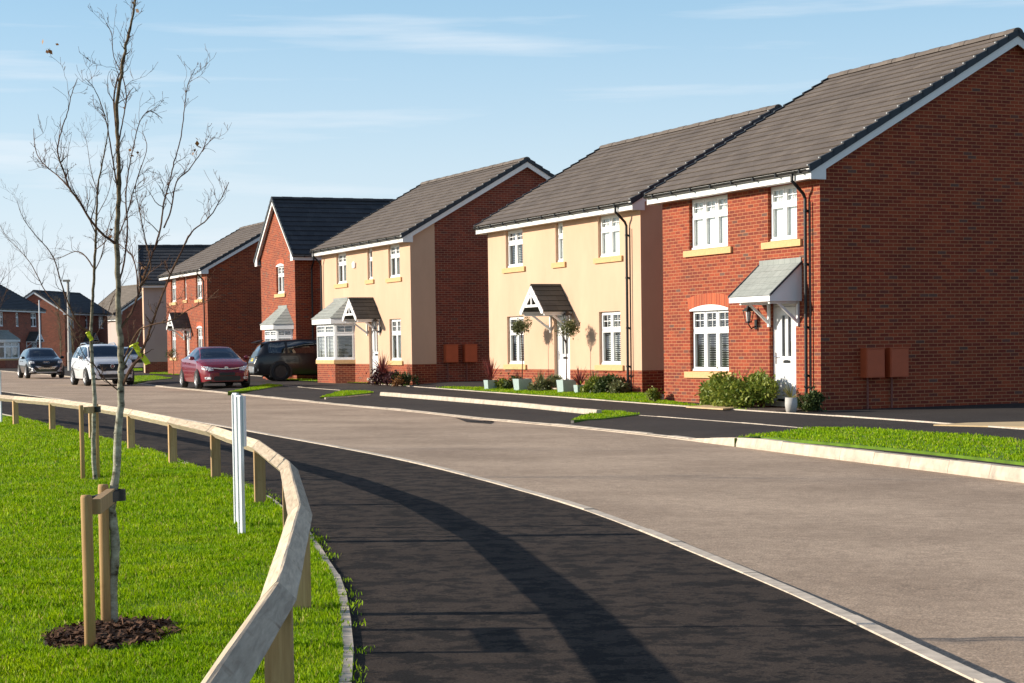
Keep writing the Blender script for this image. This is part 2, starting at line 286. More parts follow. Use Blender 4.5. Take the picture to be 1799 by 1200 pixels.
# ------------------------------------------------------------------ mesh builder
class MB:
    def __init__(s): s.v = []; s.f = []; s.m = []; s.uv = []
    def poly(s, pts, mat=0, uv=None):
        i = len(s.v); s.v += [tuple(p) for p in pts]; s.f.append(tuple(range(i, i + len(pts)))); s.m.append(mat)
        if uv is None:
            a = Vector(pts[1]) - Vector(pts[0]); b = Vector(pts[2]) - Vector(pts[0]); n = a.cross(b)
            ax, ay, az = abs(n.x), abs(n.y), abs(n.z)
            if az >= ax and az >= ay: uv = [(p[0], p[1]) for p in pts]
            elif ax > ay: uv = [(p[1], p[2]) for p in pts]
            else: uv = [(p[0], p[2]) for p in pts]
        s.uv += list(uv)
    def box(s, x0, x1, y0, y1, z0, z1, mat=0, skip=''):
        a, b, c, d = (x0, y0, z0), (x1, y0, z0), (x1, y1, z0), (x0, y1, z0); e, f, g_, h = (x0, y0, z1), (x1, y0, z1), (x1, y1, z1), (x0, y1, z1)
        if '-z' not in skip: s.poly([a, d, c, b], mat)
        s.poly([e, f, g_, h], mat); s.poly([a, b, f, e], mat); s.poly([b, c, g_, f], mat); s.poly([c, d, h, g_], mat); s.poly([d, a, e, h], mat)
    def prism(s, prof, axis, lo, hi, mat=0):   # profile: 2D pts extruded along axis ('x': prof=(y,z); 'y': prof=(x,z); 'z': prof=(x,y))
        def P(a, t): return {'x': (t, a[0], a[1]), 'y': (a[0], t, a[1]), 'z': (a[0], a[1], t)}[axis]
        n = len(prof)
        s.poly([P(a, lo) for a in prof], mat); s.poly([P(a, hi) for a in reversed(prof)], mat)
        for i in range(n):
            a, b = prof[i], prof[(i + 1) % n]; s.poly([P(a, lo), P(a, hi), P(b, hi), P(b, lo)], mat)
    def tube(s, pts, rr, n=8, mat=0, cap=True):
        pts = [Vector(p) for p in pts]; rings = []
        prev = None
        for i, p in enumerate(pts):
            d = (pts[min(i + 1, len(pts) - 1)] - pts[max(i - 1, 0)])
            if d.length < 1e-9: d = Vector((0, 0, 1))
            d.normalize()
            if prev is None: a = d.orthogonal().normalized()
            else:
                a = prev - d * prev.dot(d)
                a = a.normalized() if a.length > 1e-6 else d.orthogonal().normalized()
            prev = a; b = d.cross(a); r = rr[i] if isinstance(rr, (list, tuple)) else rr
            i0 = len(s.v); s.v += [tuple(p + (a * math.cos(2 * math.pi * k / n) + b * math.sin(2 * math.pi * k / n)) * r) for k in range(n)]; rings.append(i0)
        for i in range(len(rings) - 1):
            for k in range(n):
                k2 = (k + 1) % n; s.f.append((rings[i] + k, rings[i] + k2, rings[i + 1] + k2, rings[i + 1] + k)); s.m.append(mat); s.uv += [(0, 0), (1, 0), (1, 1), (0, 1)]
        if cap:
            for r0_, rev in ((rings[0], 1), (rings[-1], 0)):
                ids = [r0_ + k for k in range(n)]
                if rev: ids.reverse()
                s.f.append(tuple(ids)); s.m.append(mat); s.uv += [(0, 0)] * n
    def ball(s, c, r, mat=0, nu=10, nv=6):
        rx, ry, rz = (r, r, r) if not isinstance(r, tuple) else r
        P = lambda i, j: (c[0] + rx * math.sin(math.pi * j / nv) * math.cos(2 * math.pi * i / nu), c[1] + ry * math.sin(math.pi * j / nv) * math.sin(2 * math.pi * i / nu), c[2] + rz * math.cos(math.pi * j / nv))
        for i in range(nu):
            for j in range(nv): s.poly([P(i, j), P(i, j + 1), P(i + 1, j + 1), P(i + 1, j)], mat, uv=[(0, 0)] * 4)
    def build(s, name, mats, parent=None, smooth=False, loc=None, rz=None):
        me = bpy.data.meshes.new(name); me.from_pydata(s.v, [], s.f); me.polygons.foreach_set('material_index', s.m)
        ul = me.uv_layers.new(name='UVMap'); flat = np.array(s.uv, dtype=np.float32).ravel()
        ul.data.foreach_set('uv', flat)
        if smooth:
            bm = bmesh.new(); bm.from_mesh(me); bmesh.ops.remove_doubles(bm, verts=bm.verts, dist=1e-4); bm.to_mesh(me); bm.free()
        me.update(); o = link_mesh(name, me, mats if isinstance(mats, list) else [mats], parent, smooth)
        if loc is not None: o.location = loc
        if rz is not None: o.rotation_euler = (0, 0, rz)
        return o
def np_mesh(name, V, Fc, mats, parent=None, mi=None, smooth=False):   # V (n,3), Fc (m,k)
    me = bpy.data.meshes.new(name); n, (m, k) = len(V), Fc.shape
    me.vertices.add(n); me.vertices.foreach_set('co', V.astype(np.float32).ravel())
    me.loops.add(m * k); me.loops.foreach_set('vertex_index', Fc.astype(np.int32).ravel())
    me.polygons.add(m); me.polygons.foreach_set('loop_start', np.arange(0, m * k, k, dtype=np.int32))
    if mi is not None: me.polygons.foreach_set('material_index', mi.astype(np.int32))
    me.update(calc_edges=True); me.validate()
    return link_mesh(name, me, mats if isinstance(mats, list) else [mats], parent, smooth)
# ------------------------------------------------------------------ house kit (local frame: x along the eaves, 0 at the near right corner; y into the house; z up)
def window(parent, x0, x1, z0, z1, lights=2, blind='open', loc=(0, 0, 0), rz=0, y=.085, tr=.34, bars=True, sill=True, simple=False):
    w, h = x1 - x0, z1 - z0; mb = MB(); gl = MB(); bl = MB()
    F = .05
    mb.box(0, F, 0, .065, 0, h); mb.box(w - F, w, 0, .065, 0, h); mb.box(F, w - F, 0, .065, h - F, h); mb.box(-.01, w + .01, -.03, .065, 0, .055)
    lw = (w - 2 * F) / lights
    zt = h * (1 - tr)
    for i in range(lights):
        a = F + i * lw; b = a + lw
        if i: mb.box(a - .028, a + .028, -.002, .068, .055, h - F)
        aa, bb = a + (.028 if i else 0), b - (.028 if i < lights - 1 else 0)
        segs = [(.055, zt - .03), (zt + .03, h - F)] if tr else [(.055, h - F)]
        if tr: mb.box(aa, bb, 0, .063, zt - .03, zt + .03)
        for k, (c, d) in enumerate(segs):
            S = .042
            mb.box(aa, aa + S, -.014, .05, c, d); mb.box(bb - S, bb, -.014, .05, c, d); mb.box(aa + S, bb - S, -.0135, .05, c, c + S); mb.box(aa + S, bb - S, -.0135, .05, d - S, d)
            gl.poly([(aa + S, .022, c + S), (bb - S, .022, c + S), (bb - S, .022, d - S), (aa + S, .022, d - S)])
            if bars and k == 1:
                xm = (aa + bb) / 2; zm = (c + d) / 2
                mb.box(xm - .009, xm + .009, .008, .03, c + S, d - S); mb.box(aa + S, bb - S, .009, .031, zm - .009, zm + .009)
    wi = mb.build('window', M['upvc'], parent, loc=Vector((x0, y, z0)) if rz == 0 else Vector(loc), rz=rz)
    gl.build('pane', M['glass'], wi)
    if blind in ('open', 'half'):
        z = .08; step = .052 if not simple else .1
        ang = .008 if blind == 'open' else .018
        while z < h - .06:
            bl.poly([(F, .13, z), (w - F, .13, z), (w - F, .165, z + ang * 1.4), (F, .165, z + ang * 1.4)]); bl.poly([(F, .13, z), (w - F, .13, z), (w - F, .13, z + ang), (F, .13, z + ang)]); z += step
        bl.build('blind', M['blind'], wi)
    elif blind == 'closed':
        z = .07
        while z < h - .06:
            bl.poly([(F * .5, .062, z), (w - F * .5, .062, z), (w - F * .5, .070, z + .05), (F * .5, .070, z + .05)]); z += .046
        bl.build('blind', M['blind'], wi)
    elif blind == 'curtain':
        for (a, b) in ((.04, w * .36), (w * .66, w - .04)):
            n = 14
            for i in range(n):
                xa, xb = a + (b - a) * i / n, a + (b - a) * (i + 1) / n; ya, yb = .15 + .02 * math.sin(i * 1.9), .15 + .02 * math.sin((i + 1) * 1.9)
                bl.poly([(xa, ya, .05), (xb, yb, .05), (xb, yb, h), (xa, ya, h)])
        bl.build('curtain', M['curtain'], wi)
    if sill:
        s = MB(); s.box(-.20, w + .20, -.055 - y, -.002, -.15, -.01); s.box(.0, w, -.002, .06, -.15, -.002); s.box(.012, w - .012, -.05, -.001, -.0095, .012); s.build('sill', M['sill'], wi)
    return wi
def door(parent, x0, x1, z0, z1, y=.10):
    w, h = x1 - x0, z1 - z0; mb = MB(); F = .06
    mb.box(0, F, 0, .07, 0, h); mb.box(w - F, w, 0, .07, 0, h); mb.box(F, w - F, 0, .07, h - F, h)
    fr = mb.build('door_frame', M['upvc'], parent, loc=(x0, y, z0))
    d = MB(); a, b = F + .005, w - F - .005; xm = (a + b) / 2; gw = .13
    g1 = (xm - .055 - gw, xm - .055); g2 = (xm + .055, xm + .055 + gw); gz0, gz1 = h * .46, h * .88
    xs = [a, g1[0], g1[1], g2[0], g2[1], b]
    for i in range(5):
        if i in (1, 3):
            d.box(xs[i], xs[i + 1], .012, .05, .05, gz0); d.box(xs[i], xs[i + 1], .012, .05, gz1, h - F - .01)
        else: d.box(xs[i], xs[i + 1], .012, .05, .05, h - F - .01)
    for gx in (g1, g2):
        for (p, q) in ((gx[0] - .022, gx[0]), (gx[1], gx[1] + .022)): d.box(p, q, -.001, .012, gz0 - .02, gz1 + .02)
        d.box(gx[0], gx[1], 0, .012, gz0 - .022, gz0); d.box(gx[0], gx[1], 0, .012, gz1, gz1 + .022)
    for k in range(6):      # tongue and groove boards of the lower half
        xx = a + .1 + (b - a - .2) * k / 5; d.box(xx - .004, xx + .004, .009, .012, .16, gz0 - .14)
    dl = d.build('door', M['upvc'], parent, loc=(x0, y, z0))
    p = MB()
    for gx in (g1, g2): p.poly([(gx[0], .03, gz0), (gx[1], .03, gz0), (gx[1], .03, gz1), (gx[0], .03, gz1)])
    p.build('pane', M['glass'], dl)
    q = MB(); q.box(xm - .13, xm + .13, -.004, .012, gz0 - .14, gz0 - .085); q.box(xm - .07, xm + .07, -.010, -.004, gz0 - .125, gz0 - .075); q.build('letter_plate', M['black'], dl)
    k = MB(); k.box(a + .03, a + .065, -.006, .012, gz0 - .16, gz0 + .08); k.tube([(a + .048, -.006, gz0), (a + .048, -.05, gz0), (a + .16, -.05, gz0)], .009, 6); k.build('handle', M['chrome'], dl)
    s = MB(); s.box(-.02, w + .02, -.20, .08, -.10, 0); s.build('door_step', M['concrete'], parent, loc=(x0, y, z0))
def lantern(parent, x, z):
    mb = MB(); mb.box(-.04, .04, -.015, 0, -.10, .06); mb.tube([(0, -.01, -.05), (0, -.10, -.09), (0, -.15, -.02), (0, -.15, .02)], .012, 6)
    mb.prism([(-.035, 0), (.035, 0), (.06, .2), (-.06, .2)], 'y', -.157, -.145); 
    for sx in (-1, 1):
        for sy in (-1, 1): mb.tube([(sx * .035, -.15 + sy * .035, .02), (sx * .062, -.15 + sy * .062, .20)], .007, 4)
    mb.box(-.04, .04, -.19, -.11, .01, .03)
    for k in range(3): r = .075 - .024 * k; mb.box(-r, r, -.15 - r, -.15 + r, .20 + .028 * k, .228 + .028 * k)
    mb.tube([(0, -.15, .28), (0, -.15, .33)], .01, 5)
    o = mb.build('wall_lantern', M['black'], parent, loc=(x, 0, z)); o.scale = (1.3,) * 3
    gl = MB(); gl.tube([(0, -.15, .03), (0, -.15, .19)], [.03, .05], 8); gl.build('lamp_glass', M['lamp'], o)
def tile_slope(mb, x0, x1, e, r, n, mat=0, y_axis=False, lift=.032, taper=None, gap=None):   # courses from the eave point e=(y,z) to the ridge point r=(y,z); each course laps the one below
    ey, ez = e; ry, rz_ = r; L_ = math.hypot(ry - ey, rz_ - ez); dy, dz = (ry - ey) / L_, (rz_ - ez) / L_; ny, nz_ = -dz, dy
    if nz_ < 0: ny, nz_ = -ny, -nz_
    def P(x, s, hgt):
        a = ey + dy * s + ny * hgt; z = ez + dz * s + nz_ * hgt
        return (a, x, z) if y_axis else (x, a, z)
    st = L_ / n
    for k in range(n):
        s0, s1 = k * st, (k + 1) * st
        xa0, xb0, xa1, xb1 = x0, x1, x0, x1
        if taper: xa0, xb0 = taper(s0 / L_); xa1, xb1 = taper(s1 / L_)
        a = [P(xa0, s0, lift), P(xb0, s0, lift), P(xb1, s1, .004), P(xa1, s1, .004)]
        mb.poly(a, mat, uv=[(xa0, s0), (xb0, s0), (xb1, s1), (xa1, s1)])
        if gap is None: mb.poly([P(xa0, s0, lift), P(xb0, s0, lift), P(xb0, s0, .002), P(xa0, s0, .002)], mat, uv=[(xa0, s0 + .05), (xb0, s0 + .05), (xb0, s0 + .08), (xa0, s0 + .08)])
        else:      # thin leading edge over a gap whose shadow is painted in a dark material
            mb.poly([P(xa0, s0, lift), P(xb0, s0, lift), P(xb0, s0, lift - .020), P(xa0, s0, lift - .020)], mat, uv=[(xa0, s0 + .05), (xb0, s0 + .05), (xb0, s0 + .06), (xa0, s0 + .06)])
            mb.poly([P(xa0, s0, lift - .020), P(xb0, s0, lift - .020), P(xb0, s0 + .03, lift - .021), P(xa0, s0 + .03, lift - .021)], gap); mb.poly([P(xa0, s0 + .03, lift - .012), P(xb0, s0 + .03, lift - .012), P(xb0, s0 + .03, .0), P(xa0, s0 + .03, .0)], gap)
        for xx, x_ in ((xa0, xa1), (xb0, xb1)): mb.poly([P(xx, s0, lift), P(x_, s1, .004), P(x_, s1, 0), P(xx, s0, 0)], mat, uv=[(0, 0), (0, .1), (.01, .1), (.01, 0)])
def wall_face(mb, P, u0, u1, z0, z1, ops, matz, breaks=(), umat=None, reveal=.15, roomd=.75, RM=3, RV=None):
    us = sorted({u0, u1, *[o[0] for o in ops], *[o[1] for o in ops], *( [umat[0]] if umat else [])}); zs = sorted({z0, z1, *[o[2] for o in ops], *[o[3] for o in ops], *breaks})
    for i in range(len(us) - 1):
        for j in range(len(zs) - 1):
            uc, zc = (us[i] + us[i + 1]) / 2, (zs[j] + zs[j + 1]) / 2
            if any(o[0] < uc < o[1] and o[2] < zc < o[3] for o in ops): continue
            a, b, c, d = us[i], us[i + 1], zs[j], zs[j + 1]
            m = matz(uc, zc); mb.poly([P(a, c, 0), P(b, c, 0), P(b, d, 0), P(a, d, 0)], m, uv=[(a, c), (b, c), (b, d), (a, d)])
    for (a, b, c, d) in [o[:4] for o in ops]:
        for (d0, d1, mm) in ((0, reveal, None), (reveal, roomd, RM)):
            for (p, q) in (((a, c), (a, d)), ((a, d), (b, d)), ((b, d), (b, c)), ((b, c), (a, c))):
                m = matz((a + b) / 2 , (c + d) / 2) if mm is None else mm
                vert = p[0] == q[0]
                mb.poly([P(*p, d0), P(*q, d0), P(*q, d1), P(*p, d1)], m, uv=[((p[0] + d0) if vert else p[0], p[1] if vert else p[1] + d0), ((q[0] + d0) if vert else q[0], q[1] if vert else q[1] + d0), ((q[0] + d1) if vert else q[0], q[1] if vert else q[1] + d1), ((p[0] + d1) if vert else p[0], p[1] if vert else p[1] + d1)])
        mb.poly([P(a, c, roomd), P(b, c, roomd), P(b, d, roomd), P(a, d, roomd)], RM)
EB = 4.75       # fascia bottom
def house(label, pos, rz, W, D, ridge, body='brick', side='brick', side_wrap=0, plinth='brick', ops=(), gops=(), tile='tile', pipes=(), meters=(), group=None, simple=False, name='detached_house', gut_left=False, far=False):
    root = empty(name, pos, rz, label, 'house', group)
    eb = EB; pz = .62
    mats = [M[body], M[plinth], M[side], M['room']]
    mb = MB()
    bodyf = lambda u, z: 1 if z < pz and body != plinth else 0
    wall_face(mb, lambda u, z, d: (u, d, z), -W, 0, -.4, eb, [o['r'] for o in ops], bodyf, breaks=(pz,))
    # near gable (x=0), far gable (x=-W), back
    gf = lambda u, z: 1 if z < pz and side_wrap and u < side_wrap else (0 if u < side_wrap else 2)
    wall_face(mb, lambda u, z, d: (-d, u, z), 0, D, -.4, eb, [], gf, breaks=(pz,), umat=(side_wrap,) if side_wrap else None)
    wall_face(mb, lambda u, z, d: (-W + d, u, z), 0, D, -.4, eb, [o['r'] for o in gops], lambda u, z: 2 if not gops else 0, breaks=(pz,))
    wall_face(mb, lambda u, z, d: (u, D - d, z), -W, 0, -.4, eb, [], lambda u, z: 2)
    sl = (ridge - .05 - (eb + .22)) / (D / 2 + .32)   # slope
    ztop = lambda y: eb + .10 + (min(y, D - y)) * sl + .30 * sl
    for x in (0, -W):
        if side_wrap:
            mb.poly([(x, 0, eb), (x, side_wrap, eb), (x, side_wrap, ztop(side_wrap)), (x, 0, ztop(0))], 0); mb.poly([(x, side_wrap, eb), (x, D, eb), (x, D, ztop(D)), (x, D / 2, ztop(D / 2)), (x, side_wrap, ztop(side_wrap))], 2)
        else: mb.poly([(x, 0, eb), (x, D, eb), (x, D, ztop(D)), (x, D / 2, ztop(D / 2)), (x, 0, ztop(0))], 2 if x == 0 or not gops else 0)
    mb.build('wall', mats, root)
    # roof
    OV = .17; ye = -.36; ze = eb + .20; rm = MB(); n = max(6, round(math.hypot(D / 2 - ye, ridge - ze) / .315))
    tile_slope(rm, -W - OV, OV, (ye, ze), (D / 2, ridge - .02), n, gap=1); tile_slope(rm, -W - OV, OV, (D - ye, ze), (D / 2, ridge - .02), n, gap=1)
    rm.poly([(-W - OV + .01, ye + .06, ze - .02), (OV - .01, ye + .06, ze - .02), (OV - .01, D / 2, ridge - .07), (-W - OV + .01, D / 2, ridge - .07)], 0); rm.poly([(-W - OV + .01, D - ye - .06, ze - .02), (OV - .01, D - ye - .06, ze - .02), (OV - .01, D / 2, ridge - .07), (-W - OV + .01, D / 2, ridge - .07)], 0)
    roof = rm.build('roof', [M[tile], M['verge']], root)  # verge slot also paints the shadow in the gaps under the courses
    rt = MB(); x = -W - OV - .02; i = 0
    while x < OV - .05:
        l = min(.45, OV + .02 - x); r = .115 + (.008 if i % 2 else 0)
        rt.prism([(D / 2 + r * 1.15 * math.cos(a), ridge - .05 + r * math.sin(a)) for a in [math.pi * k / 8 for k in range(9)]], 'x', x, x + l - .006, 0); x += l; i += 1
    rt.build('ridge_tile', M[tile], roof)
    # fascia, soffit, gutter on both long sides
    fb = MB()
    for s_ in (0, 1):
        Y = lambda y: y if not s_ else D - y
        a, b = sorted((Y(-.32), Y(-.30))); fb.box(-W - OV, OV, a, b, eb - .02, eb + .19)
        a, b = sorted((Y(-.298), Y(.003) if s_ else Y(-.003))); fb.box(-W - OV, OV, min(a, b), max(a, b), eb - .004, eb + .012)
    # barge boards with box ends
    dd = .23
    for x in (OV - .02, -W - OV):
        y0, zt0 = -.322, eb + .20; rt_ = (ridge - .05 - zt0) / (D / 2 - y0)
        up = lambda y: zt0 + (y - y0) * rt_
        prof = [(y0, eb - .035), (.04, eb - .035), (.04, up(.04) - dd), (D / 2, ridge - .05 - dd), (D - .04, up(.04) - dd), (D - .04, eb - .035), (D - y0, eb - .035), (D - y0, zt0), (D / 2, ridge - .05), (y0, zt0)]
        # split in left and right halves (non convex)
        h1 = [prof[0], prof[1], prof[2], (.04, up(.04)), prof[9]]; h2 = [prof[2], prof[3], prof[8], (.04, up(.04))]
        for h in (h1, h2):
            fb.prism(h, 'x', x, x + .022); fb.prism([(D - a, b) for a, b in h], 'x', x, x + .022)
        # soffit under the gable overhang
        xi, xo = (0.003, OV - .02) if x > -1 else (-W - OV + .022, -W - .003)
        fb.poly([(xi, y0, up(y0) - .10), (xo, y0, up(y0) - .10), (xo, D / 2, ridge - .15), (xi, D / 2, ridge - .15)]); fb.poly([(xi, D - y0, up(y0) - .10), (xo, D - y0, up(y0) - .10), (xo, D / 2, ridge - .15), (xi, D / 2, ridge - .15)])
    fb.build('fascia', M['fascia'], root)
    L_ = math.hypot(D / 2 - ye, ridge - ze); dy, dz = (D / 2 - ye) / L_, (ridge - ze) / L_
    for x in (OV + .004, -W - OV - .034):
        vb = MB()
        for k in range(n):
            for s_ in (0, 1):
                s0, s1 = L_ * k / n, L_ * (k + 1) / n + .03
                q = [(ye + dy * s0, ze + dz * s0 - .10), (ye + dy * s1, ze + dz * s1 - .10), (ye + dy * s1 - dz * .02, ze + dz * s1 + .02), (ye + dy * s0 - dz * .05, ze + dz * s0 + .055)]
                if s_: q = [(D - a, b) for a, b in q]
                vb.prism(q, 'x', x + (.001 if k % 2 else 0), x + .03)
                xi = x - .05 if x > 0 else x + .03
                vb.prism([q[3], q[2], (q[2][0], q[2][1] - .02), (q[3][0], q[3][1] - .02)], 'x', xi, xi + .05)
                if not s_ and not far and x > 0: vb.box(x - .045, x - .005, q[3][0] - .012, q[3][0] + .02, q[3][1] - .02, q[3][1] + .006, 1)
        vb.build('verge', [M['verge'], M['nub']], roof)
    for s_ in (0, 1):
        gb = MB(); yc = -.38 if not s_ else D + .38
        prof = [(yc + .055 * math.cos(a), eb + .165 + .055 * math.sin(a)) for a in [math.pi + math.pi * k / 6 for k in range(7)]]; prof += [(yc + .048 * math.cos(a), eb + .168 + .048 * math.sin(a)) for a in [2 * math.pi - math.pi * k / 6 for k in range(7)]]
        gb.prism(prof, 'x', -W - OV + .01, OV - .01)
        if not s_:
            k = -W + .3
            while k < 0: gb.box(k - .02, k + .02, -.445, -.322, eb + .098, eb + .172); k += .9
        gb.build('gutter', M['black'], root)
    for (px_, kind) in pipes:
        p = MB()
        if kind == 'front':
            p.tube([(px_, -.38, eb + .13), (px_, -.38, eb - .02), (px_ + .02, -.31, eb - .10), (px_ + .02, -.12, eb - .28), (px_ + .02, -.075, eb - .38), (px_ + .02, -.075, .06)], .036, 8)
            for zz in (4.1, 3.0, 1.7, .7): p.tube([(px_ + .02, -.075, zz), (px_ + .02, -.075, zz + .05)], .046, 8); p.box(px_ - .04, px_ + .08, -.035, -.002, zz, zz + .04)
            p.tube([(px_ + .16, -.05, 4.3), (px_ + .16, -.05, .05)], .018, 6); p.tube([(px_ + .16, -.05, .52), (px_ + .06, -.06, .46)], .018, 6)
        else:
            p.tube([(px_, -.38, eb + .13), (px_, -.38, eb - .02), (px_, -.12, eb - .28), (px_, -.075, eb - .38), (px_, -.075, .06)], .036, 8)
        p.build('downpipe', M['black'], root)
    for (yy, zz) in meters:
        q = MB(); q.box(.003, .21, yy, yy + .46, zz, zz + .60); q.box(.21, .222, yy + .02, yy + .44, zz + .02, zz + .575); q.prism([(yy - .015, zz + .60), (yy + .475, zz + .60), (yy + .475, zz + .615), (yy - .015, zz + .615)], 'x', .003, .235); mo = q.build('meter_box', M['meter'], root)
        q = MB(); q.tube([(.07, yy + .13, -.1), (.07, yy + .13, zz)], .022, 6); q.build('conduit', M['conduit'], mo)
    for o in list(ops):
        x0, x1, z0, z1 = o['r']
        if o['t'] == 'w': window(root, x0, x1, z0, z1, o.get('n', 2), o.get('b', 'open'), tr=o.get('tr', .34), bars=o.get('bars', True), simple=simple, sill=o.get('sill', True))
        elif o['t'] == 'd': door(root, x0, x1, z0, z1)
    for o in gops:   # far gable faces -x : rotate a window by -90 degrees about z
        y0, y1, z0, z1 = o['r']
        window(root, 0, y1 - y0, 0, z1 - z0, o.get('n', 2), o.get('b', 'open'), loc=(-W + .085, y1, z0), rz=-math.pi / 2, simple=simple, sill=o.get('sill', True))
    return root
def lintel_arch(parent, x0, x1, z, rise=.14, th=.26, place=None):
    mb = MB(); wm = MB(); n = 14
    f = lambda t, k: z + rise * (1 - (2 * t - 1) ** 2) + k
    X = lambda t, k: x0 - .04 + (x1 - x0 + .08) * t + (2 * t - 1) * k * .25
    for i in range(n):
        a, b = i / n, (i + 1) / n
        q = [(X(a, 0), f(a, 0)), (X(b, 0), f(b, 0)), (X(b, th), f(b, th)), (X(a, th), f(a, th))]
        mb.poly([(p, -.006, s) for p, s in q], 0, uv=[(p[0], .3 + (0 if k < 2 else .2)) for k, p in enumerate(q)])
        xa, xb = x0 + (x1 - x0) * a, x0 + (x1 - x0) * b
        if 0 <= i < n: wm.poly([(xa, -.003, z - .01), (xb, -.003, z - .01), (xb, -.003, f(b, .002)), (xa, -.003, f(a, .002))], 0)
    wm.box(x0, x1, -.012, .05, z - .035, z - .004)
    a = mb.build('arch', M['soldier'], parent, **({} if place is None else place)); wm.build('arch_panel', M['upvc'], a)
def brackets(mb, xs, z, d):
    for x in xs:
        mb.box(x - .03, x + .03, -.05, -.002, z - .52, z); mb.box(x - .03, x + .03, -d + .05, -.05, z - .05, z - .002)
        mb.prism([(-.05, z - .46), (-.05, z - .38), (-d * .58, z - .05), (-d * .68, z - .05)], 'x', x - .02, x + .02)
def gable_canopy(parent, xc, w, z, rise, d, tile='tile_porch', par=True):
    mb = MB(); th = rise; hw = w / 2
    for s in (-1, 1):
        tile_slope(mb, -d - .04, -.002, (xc + s * (hw + .05), z - .02), (xc, z + th), 5, y_axis=True, lift=.02)
        mb.poly([(xc + s * (hw + .04), -d, z - .04), (xc, -d, z + th - .03), (xc, 0, z + th - .03), (xc + s * (hw + .04), 0, z - .04)])
    mb.prism([(xc - .06, z + th - .01), (xc + .06, z + th - .01), (xc, z + th + .05)], 'y', -d - .05, 0)
    r = mb.build('porch_roof', M[tile], parent)
    f = MB(); yf = -d - .045
    for s in (-1, 1):
        f.prism([(xc + s * (hw + .06), z - .09), (xc + s * (hw + .06), z - .0), (xc, z + th + .01), (xc, z + th - .12), (xc + s * (hw - .06), z - .09)], 'y', yf, yf + .025)
        a, b = sorted((xc + s * hw, xc + s * (hw - .05))); f.box(a, b, -d, -.002, z - .09, z - .015)
    f.box(xc - hw * .62, xc + hw * .62, yf + .002, yf + .03, z + .10, z + .17)
    f.box(xc - .03, xc + .03, yf + .003, yf + .03, z + .17, z + th - .1)
    for s in (-1, 1): f.prism([(xc + s * .40, z + .17), (xc + s * .33, z + .17), (xc + s * .02, z + .42), (xc + s * .02, z + .50)], 'y', yf + .004, yf + .028)
    brackets(f, [xc - hw + .06, xc + hw - .06], z - .09, d)
    f.build('porch_frame', M['upvc'], r)
def lean_canopy(parent, x0, x1, zf, zw, d):
    mb = MB(); tile_slope(mb, x0 - .03, x1 + .03, (-d, zf + .12), (-.01, zw), 9, lift=.008); mb.box(x0 + .0, x1 + .0, -.022, -.004, zw - .02, zw + .10)
    r = mb.build('porch_roof', M['tile_grey'], parent)
    f = MB(); f.box(x0, x1, -d - .005, -d + .02, zf, zf + .115); f.box(x0, x1, -d + .02, -.002, zf - .002, zf + .012)
    for x in (x0, x1 - .02): f.prism([(-d + .02, zf + .012), (-.002, zf + .012), (-.002, zw - .03), (-d + .02, zf + .11)], 'x', x, x + .02)
    brackets(f, [x0 + .38, x1 - .12], zf, d); f.build('porch_frame', M['upvc'], r)
    for xv in (x1 + .002, x0 - .035): v = MB(); v.prism([(-d - .01, zf + .105), (-d - .01, zf + .15), (-.004, zw + .03), (-.004, zw - .02)], 'x', xv, xv + .033); v.build('verge', M['verge'], r)
